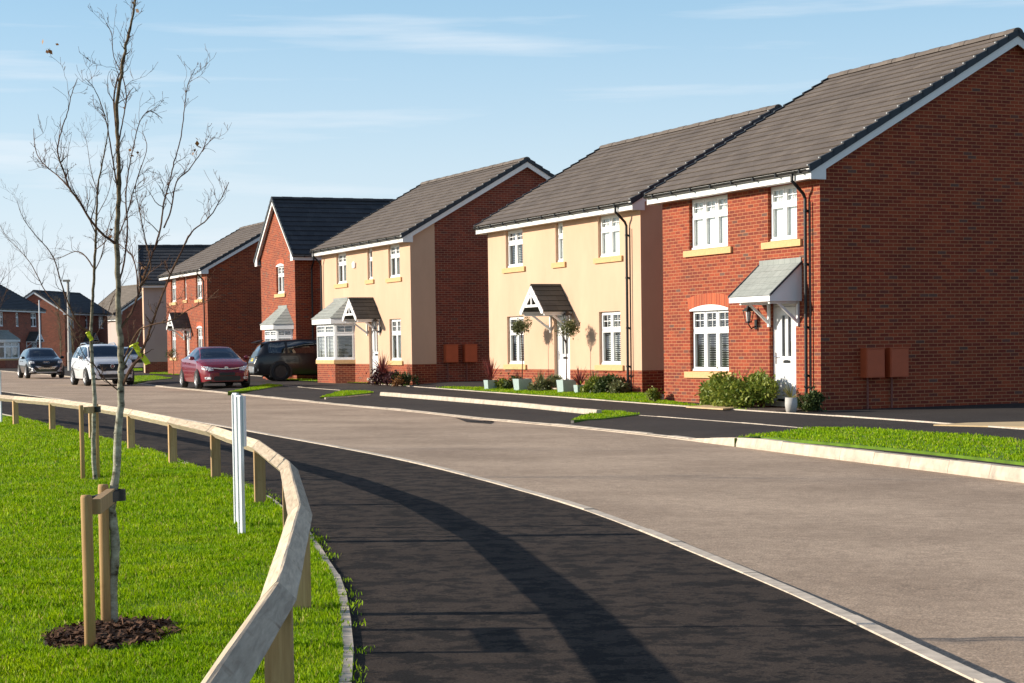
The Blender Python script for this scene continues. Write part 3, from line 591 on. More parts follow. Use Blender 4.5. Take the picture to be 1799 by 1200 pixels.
def bay(parent, x0, x1, d, zs, zt, sp, zr, place=None, plinth='brick', nfront=2):   # splayed bay: facade x0..x1, front x0+sp..x1-sp at y=-d
    hold = empty('bay_window', (0, 0, 0)); hold.parent = parent
    if place: hold.location = place[0]; hold.rotation_euler = (0, 0, place[1])
    pts = [(x0, 0), (x0 + sp, -d), (x1 - sp, -d), (x1, 0)]
    mb = MB(); sb = MB(); rb = MB()
    out = lambda k, e: [(x0 - e, 0), (x0 + sp - e * .5, -d - e), (x1 - sp + e * .5, -d - e), (x1 + e, 0)][k]
    for i in range(3):
        a, b = pts[i], pts[i + 1]; L_ = math.hypot(b[0] - a[0], b[1] - a[1])
        mb.poly([(a[0], a[1], -.3), (b[0], b[1], -.3), (b[0], b[1], zs - .14), (a[0], a[1], zs - .14)], 0, uv=[(0, -.3), (L_, -.3), (L_, zs - .14), (0, zs - .14)])
        e = .05; a2, b2 = out(i, e), out(i + 1, e); sb.poly([(a2[0], a2[1], zs - .14), (b2[0], b2[1], zs - .14), (b2[0], b2[1], zs), (a2[0], a2[1], zs)])
    sb.poly([(*out(k, .05), zs) for k in range(4)]); sb.poly([(*out(k, .05), zs - .14) for k in (3, 2, 1, 0)])
    mb.build('bay_plinth', M[plinth], hold); sb.build('sill', M['sill'], hold)
    # dark room behind, closed by the wall
    for i in range(3):
        a, b = pts[i], pts[i + 1]; L_ = math.hypot(b[0] - a[0], b[1] - a[1]); ang = math.atan2(b[1] - a[1], b[0] - a[0])
        window(hold, 0, L_, 0, zt - zs, nfront if i == 1 else 1, 'open' if i == 2 else 'half', loc=(a[0], a[1], zs), rz=ang + 1e-6, tr=.28, sill=False)
    q = MB(); q.poly([(x0 + .1, -.02, zs), (x1 - .1, -.02, zs), (x1 - .1, -.02, zt), (x0 + .1, -.02, zt)]); q.build('interior', M['room'], hold)
    f = MB()
    for i in range(3):
        a, b = out(i, .16), out(i + 1, .16); f.poly([(*a, zt), (*b, zt), (*b, zt + .19), (*a, zt + .19)])
    f.poly([(*out(k, .16), zt) for k in range(4)]); f.poly([(*out(k, .16), zt + .19) for k in range(4)]); f.build('fascia', M['fascia'], hold)
    zf = zt + .20; t0, t1 = (x0 + sp + .25, x1 - sp - .25)
    n = 6; E = [out(k, .19) for k in range(4)]; T = [(t0, -.005), (t0, -.005), (t1, -.005), (t1, -.005)]
    T = [(t0 - .0, -.004), (t0 + .0, -.004), (t1, -.004), (t1, -.004)]
    for i in range(3):
        for k in range(n):
            s0, s1 = k / n, (k + 1) / n
            I = lambda j, s, h: (E[j][0] * (1 - s) + T[j][0] * s, E[j][1] * (1 - s) + T[j][1] * s, zf + (zr - zf) * s + h)
            p = [I(i, s0, .022), I(i + 1, s0, .022), I(i + 1, s1, .002), I(i, s1, .002)]
            rb.poly(p, 0, uv=[(p_[0], p_[2] * 1.6) for p_ in p]); rb.poly([I(i, s0, .022), I(i + 1, s0, .022), I(i + 1, s0, 0), I(i, s0, 0)])
    rb.build('bay_roof', M['tile_grey'], hold)
    ld = MB(); ld.box(t0 - .02, t1 + .02, -.02, -.003, zr - .02, zr + .1)
    ld.build('flashing', M['tile_grey'], hold)
    return hold

AZ = rad(23.9); HR = -(math.pi / 2 - AZ)      # local x axis points along (sin, -cos)
w = lambda x0, x1, z0, z1, n=2, b='open', **k: dict(t='w', r=(x0, x1, z0, z1), n=n, b=b, **k)
dr = lambda x0, x1, z0, z1: dict(t='d', r=(x0, x1, z0, z1))
# house 1: red brick, right of the picture
H1 = house('large red brick house at the right edge, white door under a grey lean-to porch', (6.36, 38.01, 0), HR, 6.70, 9.8, 7.98,
    ops=[w(-5.42, -3.68, 3.57, 4.735, 3, 'closed'), w(-2.0, -.86, 3.57, 4.735, 2, 'closed'), w(-5.42, -3.68, .78, 2.20, 3, 'open'), dr(-1.97, -.93, .16, 2.24)],
    pipes=[(-.45, 'front')], meters=[(.97, .66), (1.57, .66)])
lintel_arch(H1, -5.42, -3.68, 2.20, .10)
lean_canopy(H1, -2.33, -.69, 2.27, 3.08, .78)
lantern(H1, -2.50, 1.84)
# house 2: cream render, centre
W2 = [w(-8.58, -7.36, 3.63, 4.735, 2, 'half'), w(-5.10, -4.62, 3.63, 4.735, 1, 'closed', bars=False), w(-2.43, -1.18, 3.63, 4.735, 2, 'closed'), w(-8.56, -7.36, .76, 2.18, 2, 'half'), w(-2.43, -1.18, .76, 2.18, 2, 'half'), dr(-5.28, -4.26, .10, 2.18)]
H2 = house('cream rendered house in the middle with topiary trees at its door', (3.37, 47.65, .13), HR, 9.93, 8.1, 7.50, body='render_cream', side='render_cream', ops=W2, pipes=[(-.66, 'front')], side_wrap=8.1)
gable_canopy(H2, -4.80, 1.42, 2.27, .70, .88); lantern(H2, -4.0, 1.86)
# house 3: cream front with brick gable and bay window
W3 = [w(-7.78, -6.66, 3.60, 4.735, 2, 'curtain'), w(-4.30, -3.80, 3.63, 4.735, 1, 'none', bars=False), w(-2.13, -1.02, 3.60, 4.735, 2, 'curtain'), w(-2.13, -1.02, .74, 2.18, 2, 'curtain'), dr(-4.28, -3.36, .12, 2.16)]
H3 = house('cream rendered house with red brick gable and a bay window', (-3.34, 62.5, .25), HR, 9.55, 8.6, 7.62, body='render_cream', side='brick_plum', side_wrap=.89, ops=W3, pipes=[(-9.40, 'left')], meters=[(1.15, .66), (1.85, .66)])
gable_canopy(H3, -3.75, 1.42, 2.25, .69, .88); lantern(H3, -3.05, 1.86)
bay(H3, -8.85, -5.85, .62, .77, 2.10, .45, 2.98)
ab = MB(); ab.prism([(-.13, -.10), (.13, -.10), (.15, .08), (.0, .14), (-.15, .08)], 'y', -.06, -.002); ab.build('alarm_box', M['upvc'], H3, loc=(-5.7, 0, 4.22))
# house 4
W4 = [w(-7.25, -6.2, 3.55, 4.735, 2, 'half'), w(-4.5, -4.05, 3.6, 4.735, 1, 'none', bars=False), w(-2.1, -1.0, 3.55, 4.735, 2, 'half'), w(-7.5, -6.5, .72, 2.18, 2, 'half'), w(-2.15, -1.1, .72, 2.18, 2, 'half'), dr(-4.6, -3.7, .10, 2.14)]
H4 = house('red brick house behind the maroon saloon', (-14.53, 89.04, .40), HR, 8.35, 8.3, 7.5, ops=W4, side='brick', pipes=[(-.35, 'left')])
gable_canopy(H4, -4.0, 1.4, 2.2, .72, .85); lintel_arch(H4, -2.15, -1.1, 2.18, .08, .2); lintel_arch(H4, -7.5, -6.5, 2.18, .08, .2)
# house 5: gable to the street
H5R = AZ      # its ridge runs away from the street
s, c = math.sin(AZ), math.cos(AZ); D5, L5 = 4.9, 9.0
H5 = house('narrow red brick house with steep street gable, behind the black car', (-8.75 + L5 * c, 75.58 + L5 * s, .32), H5R, L5, D5, 7.45, tile='tile_dark',
    side='brick', gops=[dict(r=(1.5, 2.6, 3.45, 4.62), n=2, b='half')], pipes=[(-8.3, 'left')])
lintel_arch(H5, -2.6, -1.5, 4.62, .08, .2, dict(loc=(-L5, 0, 0), rz=-math.pi / 2))
bay(H5, 0, 2.6, .55, .85, 1.95, .45, 2.85, place=((-L5, 3.05, 0), -math.pi / 2))
# house 6: pale side wall
a6 = rad(13.5); s6, c6 = math.sin(a6), math.cos(a6)
H6 = house('tall pale rendered house seen from its shaded side beyond the far red brick house', (-20.35 + 9 * math.cos(rad(12)), 103.0 + 9 * math.sin(rad(12)), .25), rad(12), 9, 5.2, 7.2, body='render_pale', side='render_cream', tile='tile_dark', plinth='brick_far', pipes=[(-7.2, 'left')], far=True)
# far houses across the end of the road (their fronts face right, in shade)
def far_house(px, py, Y, az, W_, D_, ridge, label, **k):
    p = atY(px, py, Y); return house(label, (p.x, p.y, .25), az, W_, D_, ridge, far=True, simple=True, group='houses at the far end of the road', **k)
WF = lambda W_: [w(-W_ + .9, -W_ + 2.1, 3.5, 4.7, 2, 'half', sill=False), w(-W_ * .5 - .3, -W_ * .5 + .3, 3.5, 4.7, 1, 'none', bars=False, sill=False), w(-2.1, -.9, 3.5, 4.7, 2, 'half', sill=False), w(-2.1, -.9, .8, 2.2, 2, 'half', sill=False), dr(-W_ * .5 - .4, -W_ * .5 + .5, .1, 2.15)]
FA = rad(79)
H7 = far_house(75, 640, 162, FA, 9.3, 9, 7.6, 'dark roofed red brick house at the left edge with a white bay window', ops=WF(9.3), side='render_pale', body='brick_far', tile='tile_dark')
gable_canopy(H7, -2.4, 1.5, 2.3, .75, .9); bay(H7, -9.0, -5.6, .7, .8, 2.2, .5, 3.1, plinth='brick_far')
H8 = far_house(191, 640, 180, FA, 9.8, 5.8, 7.0, 'dark roofed red brick house behind the white car with its brick gable to the left', ops=WF(9.8), side='brick_far', body='brick_far', tile='tile_dark')
gable_canopy(H8, -5.0, 1.5, 2.3, .75, .9)
H9 = far_house(211, 640, 205, rad(-58), 12, 9, 8.9, 'pale rendered house with a tan tiled roof far behind the white car', side='render_pale', body='render_pale', tile='tile_tan')
H10 = far_house(216, 641, 172, rad(-75), 8, 5.0, 7.0, 'small red brick house with a white edged gable seen just left of the pale house', side='brick_far', body='brick_far', tile='tile_dark')
# ------------------------------------------------------------------ ground, road, paths
def plx(pts, off=0): return [gp(x, y, off) for x, y in pts]
def resample(P, n):
    P = np.array(P, float); d = np.r_[0, np.cumsum(np.hypot(*np.diff(P, axis=0).T))]; t = np.linspace(0, d[-1], n)
    return np.c_[np.interp(t, d, P[:, 0]), np.interp(t, d, P[:, 1])]
def smooth(P, it=2):
    P = [tuple(p) for p in P]
    for _ in range(it):
        Q = [P[0]]
        for a, b in zip(P[:-1], P[1:]): Q += [(a[0] * .75 + b[0] * .25, a[1] * .75 + b[1] * .25), (a[0] * .25 + b[0] * .75, a[1] * .25 + b[1] * .75)]
        P = Q + [P[-1]]
    return P
def strip(name, A, B, zf, mat, nx=160, ny=6, kind='structure', jitter=0):
    A, B = resample(A, nx), resample(B, nx); V = []; 
    for i in range(nx):
        for j in range(ny + 1):
            t = j / ny; x, y = A[i] * (1 - t) + B[i] * t; V.append((x, y, zf(x, y, t)))
    F = [(i * (ny + 1) + j, (i + 1) * (ny + 1) + j, (i + 1) * (ny + 1) + j + 1, i * (ny + 1) + j + 1) for i in range(nx - 1) for j in range(ny)]
    o = np_mesh(name, np.array(V), np.array(F), M[mat]); 
    if kind: o['kind'] = kind
    return o
# left edge of the path, line between path and road, kerb line of the road, line at the back of the footway
pE = [(-.45, -8), (-.55, 0), (-.62, 5)] + plx([(624, 1199), (622.5, 1150), (613, 1061), (600, 1016), (571, 978), (544, 932), (486, 881), (428, 850), (309, 806), (237, 784), (169, 767), (97, 750), (48, 736), (0, 727)])
e1, e2 = np.array(pE[-1]), np.array(pE[-3]); pE += [tuple(e1 + (e1 - e2) * 2), tuple(e1 + (e1 - e2) * 9)]
pA = plx([(1715, 1199), (1600, 1145), (1500, 1095), (1370, 1035), (1250, 985), (1130, 935), (1020, 893), (900, 858), (780, 826), (657, 798), (430, 757), (300, 733), (200, 716), (100, 701), (0, 688)])
a1, a0 = np.array(pA[0]), np.array(pA[2]); pA = [tuple(a1 + (a1 - a0) * 5), tuple(a1 + (a1 - a0) * 2)] + pA
a1, a0 = np.array(pA[-1]), np.array(pA[-3]); pA += [tuple(a1 + (a1 - a0) * 1.5), tuple(a1 + (a1 - a0) * 6)]
KO = -.09
pB = plx([(1799, 849), (1620, 826), (1440, 804), (1278, 783), (1150, 766.5), (975, 748.5), (875, 740), (700, 721), (633, 716), (440, 696), (300, 682), (240, 675), (120, 662), (0, 652)], KO)
b1, b0 = np.array(pB[0]), np.array(pB[2]); pB = [tuple(b1 + (b1 - b0) * 3)] + pB
b1, b0 = np.array(pB[-1]), np.array(pB[-3]); pB += [tuple(b1 + (b1 - b0) * 2)]
pD = plx([(1799, 755), (1627, 742.5), (1440, 729.5), (1300, 721), (1150, 711), (1000, 699.5), (850, 689), (737, 680.5), (699, 677.6), (565, 669), (456, 661), (380, 656.5), (300, 652), (235, 647.5)])
d1, d0 = np.array(pD[0]), np.array(pD[2]); pD = [tuple(d1 + (d1 - d0) * 2)] + pD
d1, d0 = np.array(pD[-1]), np.array(pD[-3]); pD += [tuple(d1 + (d1 - d0) * 1.2)]
pE, pA, pB, pD = [smooth(p, 2) for p in (pE, pA, pB, pD)]
gz = lambda x, y, t: g(y)
strip('path', pE, pA, gz, 'path', 260, 8)
strip('road', pA, pB, lambda x, y, t: g(y) + KO * t - .075 * min(1, max(0, (12.3 - y) / 3)) * (1 - t) ** 2, 'road', 260, 10)
# one base sheet to the horizon
bs = MB(); 
for y0, y1 in zip([-3000, 38, 47, 62, 80, 100], [38, 47, 62, 80, 100, 9000]): bs.poly([(-6000, y0, g(y0) - .16), (6000, y0, g(y0) - .16), (6000, y1, g(y1) - .16), (-6000, y1, g(y1) - .16)])
o = bs.build('ground', M['ground']); o['kind'] = 'structure'
LE = [(p[0] - 70, p[1]) for p in pE]
strip('lawn', pE, LE, lambda x, y, t: g(y) + .004 + .016 * min(1, t * 40), 'lawn_soil', 200, 70)
def bump(y): return float(np.interp(y, [38, 47, 62, 76, 89, 103, 200], [0, .07, .10, .12, .18, .06, 0]))
Dn = resample(pD, 400); AVX = np.array([math.cos(AZ), math.sin(AZ)])
def plot_z(x, y):
    d = (np.array([x, y]) - Dn) ; k = np.argmin((d ** 2).sum(1)); dist = max(0., float(d[k] @ AVX))
    return g(y) + bump(y) * min(1, dist / 1.6)
strip('footway', pB, pD, lambda x, y, t: g(y) + (KO + .02) * max(0, 1 - t * 8), 'footway', 240, 16)
pD2 = [(p[0] + 26 * AVX[0], p[1] + 26 * AVX[1]) for p in pD]
strip('driveways', pD, pD2, lambda x, y, t: plot_z(x, y), 'footway', 200, 30)
def ribbon(name, P, wd, h, off, mat, side=1, seg=.915, kind='structure', zf=None, gap=.006, batter=0):   # kerb or edging made of blocks laid end to end
    P = np.array(P, float); d = np.r_[0, np.cumsum(np.hypot(*np.diff(P, axis=0).T))]; n = max(1, int(d[-1] / seg)); mb = MB()
    at = lambda t: np.array([np.interp(t, d, P[:, 0]), np.interp(t, d, P[:, 1])])
    for i in range(n):
        a, b = at(i * seg), at((i + 1) * seg - gap); v = b - a; L_ = np.hypot(*v)
        if L_ < .05: continue
        v /= L_; nn = np.array([-v[1], v[0]]) * side; j = random.uniform(-.004, .004)
        hh = h(a) if callable(h) else h; hb = h(b) if callable(h) else h
        c0, c1, c2, c3 = a, b, b + nn * wd, a + nn * wd; zz = lambda p: g(p[1]) + off
        b0_, b1_ = a + nn * batter, b + nn * batter
        lo = [(*p, zz(p) - .1) for p in (c0, c1, c2, c3)]; hi = [(*p, zz(q) + e_ + j) for p, q, e_ in ((b0_, c0, hh), (b1_, c1, hb), (c2, c2, hb), (c3, c3, hh))]
        bz = [(*p, zz(p) + hh * .25) for p in (c0, c1)]
        mb.poly(hi); mb.poly([lo[0], lo[1], bz[1], bz[0]]); mb.poly([bz[0], bz[1], hi[1], hi[0]]); mb.poly([lo[1], lo[2], hi[2], hi[1]]); mb.poly([lo[2], lo[3], hi[3], hi[2]]); mb.poly([lo[3], lo[0], hi[0], hi[3]])
    o = mb.build(name, M[mat]); o['kind'] = 'structure'; return o
ribbon('path_edging', pE, .055, .016, 0, 'edging', 1)
ribbon('road_edging', pA, .085, .010, 0, 'edging', -1)
pBn = np.array(pB); 
kx = gp(1278, 783, KO)[1]
def kh(a):      # dropped along the bays, full height by the grass verge
    return float(np.interp(a[1], [kx - .6, kx + 1.6], [.145, .035])) 
ribbon('kerb', pB, .15, kh, KO, 'concrete', -1, batter=.03)
ribbon('footway_edging', pD, .06, .02, 0, 'edging', -1)
def poly_sheet(name, pts, off, mat, kind='structure', th=0):
    P = [Vector((x, y, 0)) for x, y in pts]; bm = bmesh.new(); f = bm.faces.new([bm.verts.new(p) for p in P])
    bmesh.ops.triangulate(bm, faces=[f])
    for yb in (38, 47, 62, 80, 100): bmesh.ops.bisect_plane(bm, geom=bm.verts[:] + bm.edges[:] + bm.faces[:], plane_co=(0, yb, 0), plane_no=(0, 1, 0))
    for v in bm.verts: v.co.z = g(v.co.y) + off
    if th:
        r = bmesh.ops.extrude_face_region(bm, geom=bm.faces[:]); 
        for v in [x for x in r['geom'] if isinstance(x, bmesh.types.BMVert)]: v.co.z -= th
    bmesh.ops.recalc_face_normals(bm, faces=bm.faces[:])
    me = bpy.data.meshes.new(name); bm.to_mesh(me); bm.free(); o = link_mesh(name, me, [M[mat]])
    if kind: o['kind'] = kind
    return o
def stain(pts):
    P = plx(pts, KO); bm = MB(); bm.poly([(x, y, g(y) + KO + .014) for x, y in P]); o = bm.build('tarmac_patch', M['footway']); o['kind'] = 'structure'
stain([(800, 735), (868, 743), (862, 746), (820, 743)])
x, y = gp(846, 741, KO); gm = MB(); gm.box(-.22, .22, -.17, .17, .0, .012)
for k in range(7): gm.box(-.19, .19, -.145 + k * .045, -.125 + k * .045, .012, .020)
tag(gm.build('drain_cover', M['black'], None, loc=(x, y - .3, g(y) + KO + .006), rz=rad(60)), 'dark iron drain cover in the road by the dropped kerb', 'drain cover')
GRASS_AREAS = []    # (polygon, z function) for the short turf
lay = plx([(640, 715), (700, 720.3), (875, 739), (975, 747.5), (1047, 727), (900, 712), (760, 701), (655, 693)])
inner = smooth(plx([(1047, 729), (900, 714), (760, 702.5), (655, 694)]), 1)
ribbon('bay_kerb', inner, .125, .10, .0, 'concrete', -1, batter=.02)
def turf(name, pts, off=.02):
    o = poly_sheet(name, pts, off, 'lawn_soil', th=.13); GRASS_AREAS.append((pts, lambda x, y: g(y) + off)); return o
turf('grass_verge', plx([(1290, 774), (1345, 766), (1440, 754.5), (1540, 757.5), (1752, 772), (1799, 781), (1900, 790), (1900, 828), (1799, 818), (1620, 797.5), (1440, 780.5), (1335, 771)]), .035)
turf('grass_verge', plx([(1003, 740), (1048, 723), (1085, 724), (1125, 729), (1060, 737)]))
turf('grass_verge', plx([(562, 699), (600, 688), (640, 688), (657, 690.5), (600, 697)]))
turf('grass_verge', plx([(400, 690), (440, 682), (470, 676), (497, 678), (450, 686)]))
turf('grass_verge', plx([(232, 661), (270, 660), (303, 665), (232, 672)]))
turf('grass_verge', plx([(150, 655), (235, 646), (300, 650), (235, 652)]))
ribbon('verge_edging', plx([(1003, 740), (1047, 727.5)]), .05, .012, 0, 'edging', -1)
ribbon('verge_edging', plx([(570, 700), (600, 699), (655, 693.5)]), .05, .03, 0, 'edging', -1)
ribbon('crossover_edging', plx([(1125, 729.5), (1280, 741), (1440, 754)]), .05, .008, 0, 'edging', -1)
ribbon('crossover_edging', plx([(502, 678), (560, 683), (610, 686.5)]), .05, .008, 0, 'edging', -1)
# front gardens: grass between the footway edging and the walls
def facade(h, x, y=-.02):
    r = h.rotation_euler.z; return (h.location.x + x * math.cos(r) - y * math.sin(r), h.location.y + x * math.sin(r) + y * math.cos(r))
def garden(name, front, back, off=.03):
    A, B = resample(front, 40), resample(back, 40); V = []; F = []
    for i in range(40):
        for j in range(9):
            x, y = A[i] * (1 - j / 8) + B[i] * (j / 8); V.append((x, y, plot_z(x, y) + off - (.03 if j == 0 else 0)))
    F = [(i * 9 + j, (i + 1) * 9 + j, (i + 1) * 9 + j + 1, i * 9 + j + 1) for i in range(39) for j in range(8)]
    o = np_mesh(name, np.array(V), np.array(F), M['lawn_soil']); o['kind'] = 'structure'
    GRASS_AREAS.append(([tuple(p) for p in A] + [tuple(p) for p in B[::-1]], lambda x, y: plot_z(x, y) + off))
def dpts(x0, y0, x1, y1):
    return plx([(x0 + (x1 - x0) * k / 10, np.interp(x0 + (x1 - x0) * k / 10, [235, 300, 380, 456, 565, 699, 737, 850, 1000, 1150, 1300, 1440], [647, 651.5, 656, 660.5, 668.5, 677, 680, 688.5, 699, 710.5, 720.5, 729])) for k in range(11)])
garden('front_lawn', dpts(1150, 0, 1345, 0), [facade(H1, -6.9), facade(H1, -3.0, -1.0)])
garden('front_lawn', dpts(765, 0, 1150, 0), [facade(H2, -11.0, -.4), facade(H2, .2)])
garden('front_lawn', dpts(456, 0, 715, 0), [facade(H3, -13.5, -.5), facade(H3, .1, -.1)])
garden('front_lawn', dpts(270, 0, 330, 0), [facade(H4, -10, -.6), facade(H4, 1, -.5)])
fl = plx([(1205, 715), (1270, 719), (1345, 712), (1400, 707), (1400, 703), (1340, 706)], .03); poly_sheet('garden_path', fl, .045, 'flag', th=.03)
# planting bed in front of the near corner
bed = [facade(H1, -3.0, -.95), facade(H1, .1, -1.15), facade(H1, .1, -.02), facade(H1, -.9, -.02), facade(H1, -3.0, -.5)]
poly_sheet('planting_bed', bed, .03, 'soil', th=.03)
bed2 = [facade(H2, -9.9, -.8), facade(H2, .1, -.6), facade(H2, .1, -.02), facade(H2, -9.9, -.02)]
bb = MB(); bb.poly([(x, y, plot_z(x, y) + .036) for x, y in bed2]); o = bb.build('planting_bed', M['soil']); o['kind'] = 'structure'
poly_sheet('garden_path', plx([(1640, 748), (1700, 744.5), (1799, 742.5), (1900, 742), (1900, 757), (1799, 752)]), .02, 'flag', th=.02)

# ------------------------------------------------------------------ turf blades
def inside(P, X, Y):
    P = np.array(P); n = len(P); r = np.zeros(len(X), bool); j = n - 1
    for i in range(n):
        c_ = ((P[i, 1] > Y) != (P[j, 1] > Y)) & (X < (P[j, 0] - P[i, 0]) * (Y - P[i, 1]) / (P[j, 1] - P[i, 1] + 1e-12) + P[i, 0]); r ^= c_; j = i
    return r
def vnoise(x, y, s, seed=0):
    x, y = x / s, y / s; xi, yi = np.floor(x).astype(int), np.floor(y).astype(int); fx, fy = x - xi, y - yi
    fx, fy = fx * fx * (3 - 2 * fx), fy * fy * (3 - 2 * fy)
    h = lambda a, b: (np.sin(a * 127.1 + b * 311.7 + seed * 74.7) * 43758.5453) % 1
    return (h(xi, yi) * (1 - fx) + h(xi + 1, yi) * fx) * (1 - fy) + (h(xi, yi + 1) * (1 - fx) + h(xi + 1, yi + 1) * fx) * fy
def blades(name, X, Y, Z, hgt, wid, label, mat='grass', lean=.55):
    n = len(X); a = RNG.uniform(0, 2 * math.pi, n); l = hgt * RNG.uniform(.5, 1.15, n); ww = wid * RNG.uniform(.6, 1.3, n)
    tilt = RNG.uniform(.05, lean, n) * l; dx, dy = np.cos(a), np.sin(a); a2 = a + RNG.uniform(-1, 1, n)
    V = np.empty((n, 4, 3)); px, py = -dy * ww / 2, dx * ww / 2
    V[:, 0] = np.c_[X + px, Y + py, Z]; V[:, 1] = np.c_[X - px, Y - py, Z]
    mx_, my_ = X + dx * tilt * .45, Y + dy * tilt * .45
    V[:, 2] = np.c_[mx_ - px * .8, my_ - py * .8, Z + l * .6]
    V[:, 3] = np.c_[X + np.cos(a2) * tilt, Y + np.sin(a2) * tilt, Z + l * .95]
    F = np.arange(n * 4).reshape(n, 4)
    o = np_mesh(name, V.reshape(-1, 3), F, M[mat]); tag(o, label, 'grass', kind='stuff'); return o
def lawn_pts(y0, y1, dens):
    # only the part of the field that the camera side sees
    def ex(y): 
        q = np.array([p for p in pE]); k = np.argsort(q[:, 1]); return np.interp(y, q[k, 1], q[k, 0])
    n = int((y1 - y0) * 60 * dens); Y = RNG.uniform(y0, y1, n)
    xl = -(900 + 160) / F_PX * Y - .8; xr = ex(Y) - .05; wdt = xr - xl; keep = RNG.uniform(0, 60, n) < wdt
    Y = Y[keep]; xl = xl[keep]; wdt = wdt[keep]; X = xl + RNG.uniform(0, 1, len(Y)) * wdt
    return X, Y
parts = []
for (y0, y1, dn, hh, wd) in ((5.4, 9, 17000, .030, .0034), (9, 14, 9500, .032, .0046), (14, 22, 4200, .036, .0075), (22, 40, 1300, .042, .014)):
    X, Y = lawn_pts(y0, y1, dn); parts.append((X, Y, hh, wd))
X = np.concatenate([p[0] for p in parts]); Y = np.concatenate([p[1] for p in parts]); HH = np.concatenate([np.full(len(p[0]), p[2]) for p in parts]); WD = np.concatenate([np.full(len(p[0]), p[3]) for p in parts])
cl = vnoise(X, Y, .38) * .45 + vnoise(X, Y, .13, 7) * .25 + vnoise(X, Y, .06, 3) * .30
T1 = (-1.94, 8.84); d1_ = ((X - T1[0]) / .33) ** 2 + ((Y - T1[1]) / .50) ** 2 + .9 * (vnoise(X, Y, .13, 5) - .5)
T2 = (-4.5, 20.0); d2_ = ((X - T2[0]) / .12) ** 2 + ((Y - T2[1]) / .3) ** 2
k = (RNG.uniform(0, 1, len(X)) < .45 + .8 * cl) & (d1_ > .85) & (d2_ > 1)
k &= ~((vnoise(X, Y, 1.1, 9) > .80) & (RNG.uniform(0, 1, len(X)) < .45))
X, Y, HH, WD, cl = X[k], Y[k], HH[k], WD[k], cl[k]
GR = np.interp(Y, GY, GZ) + .02
blades('grass', X, Y, GR, HH * (.25 + 1.6 * cl), WD, 'bright green mown turf left of the timber rail')
print('lawn blades', len(X))
GX, GY2, GZ2 = [], [], []
for pts, zf in GRASS_AREAS:
    P = np.array(pts); a = P.min(0); b = P.max(0); area = (b[0] - a[0]) * (b[1] - a[1]); dn = 700 if a[1] < 60 else 160
    n = int(area * dn); x = RNG.uniform(a[0], b[0], n); y = RNG.uniform(a[1], b[1], n); m_ = inside(P, x, y)
    if fl:
        m_ &= ~inside(fl, x, y)
    x, y = x[m_], y[m_]; z = np.array([zf(q, r) for q, r in zip(x[::1], y[::1])]) if len(x) else np.array([])
    GX.append(x); GY2.append(y); GZ2.append(z)
x, y, z = map(np.concatenate, (GX, GY2, GZ2)); cl2 = vnoise(x, y, .5) * .6 + vnoise(x, y, .15, 4) * .4
blades('grass', x, y, z - .005, .045 * (.5 + cl2), .018, 'short green turf on the verges and small front gardens across the road'); print('verge blades', len(x))
# weeds and longer tufts along the path edge and at post feet
wx, wy = [], []
for q in resample([p for p in pE if 5 < p[1] < 22], 240):
    if RNG.uniform() < .26:
        nn = int(RNG.uniform(4, 34)); wx += list(q[0] + .01 + RNG.normal(0, .035, nn)); wy += list(q[1] + RNG.normal(0, .05, nn))
wx, wy = np.array(wx), np.array(wy); blades('grass', wx, wy, np.full(len(wx), .01), .030, .0042, 'straggling grass creeping over the concrete edging of the path', lean=.9)

# ------------------------------------------------------------------ timber knee rail
FP = [(-.68, 2.9), (-.815, 6.35), (-1.11, 9.62), (-1.61, 13.3), (-2.26, 16.5), (-3.18, 19.8), (-4.18, 22.75), (-5.40, 26.2), (-6.72, 29.6), (-8.20, 33.0), (-9.55, 35.6), (-11.3, 39.0)]
fence = empty('knee_rail', (FP[0][0], FP[0][1], 0), 0, 'low timber knee rail on square posts curving along the black path', 'fence')
bx_, by_ = FP[0]
PW = .096
for i, (x, y) in enumerate(FP):
    a = FP[max(i - 1, 0)]; b = FP[min(i + 1, len(FP) - 1)]; ang = math.atan2(b[1] - a[1], b[0] - a[0])
    mb = MB(); h = PW / 2; ht = .53 + g(y); lean = random.uniform(-.006, .006)
    q = [(-h, -h), (h, -h), (h, h), (-h, h)]; bo = .005
    prof = [(-h + bo, -h), (h - bo, -h), (h, -h + bo), (h, h - bo), (h - bo, h), (-h + bo, h), (-h, h - bo), (-h, -h + bo)]
    mb.prism([(-h, -.2), (h, -.2), (h, ht - .034), (0, ht - .082), (-h, ht - .034)], 'x', -h, h)
    p = mb.build('post', M['wood'], fence, loc=(x - bx_, y - by_, 0), rz=ang)
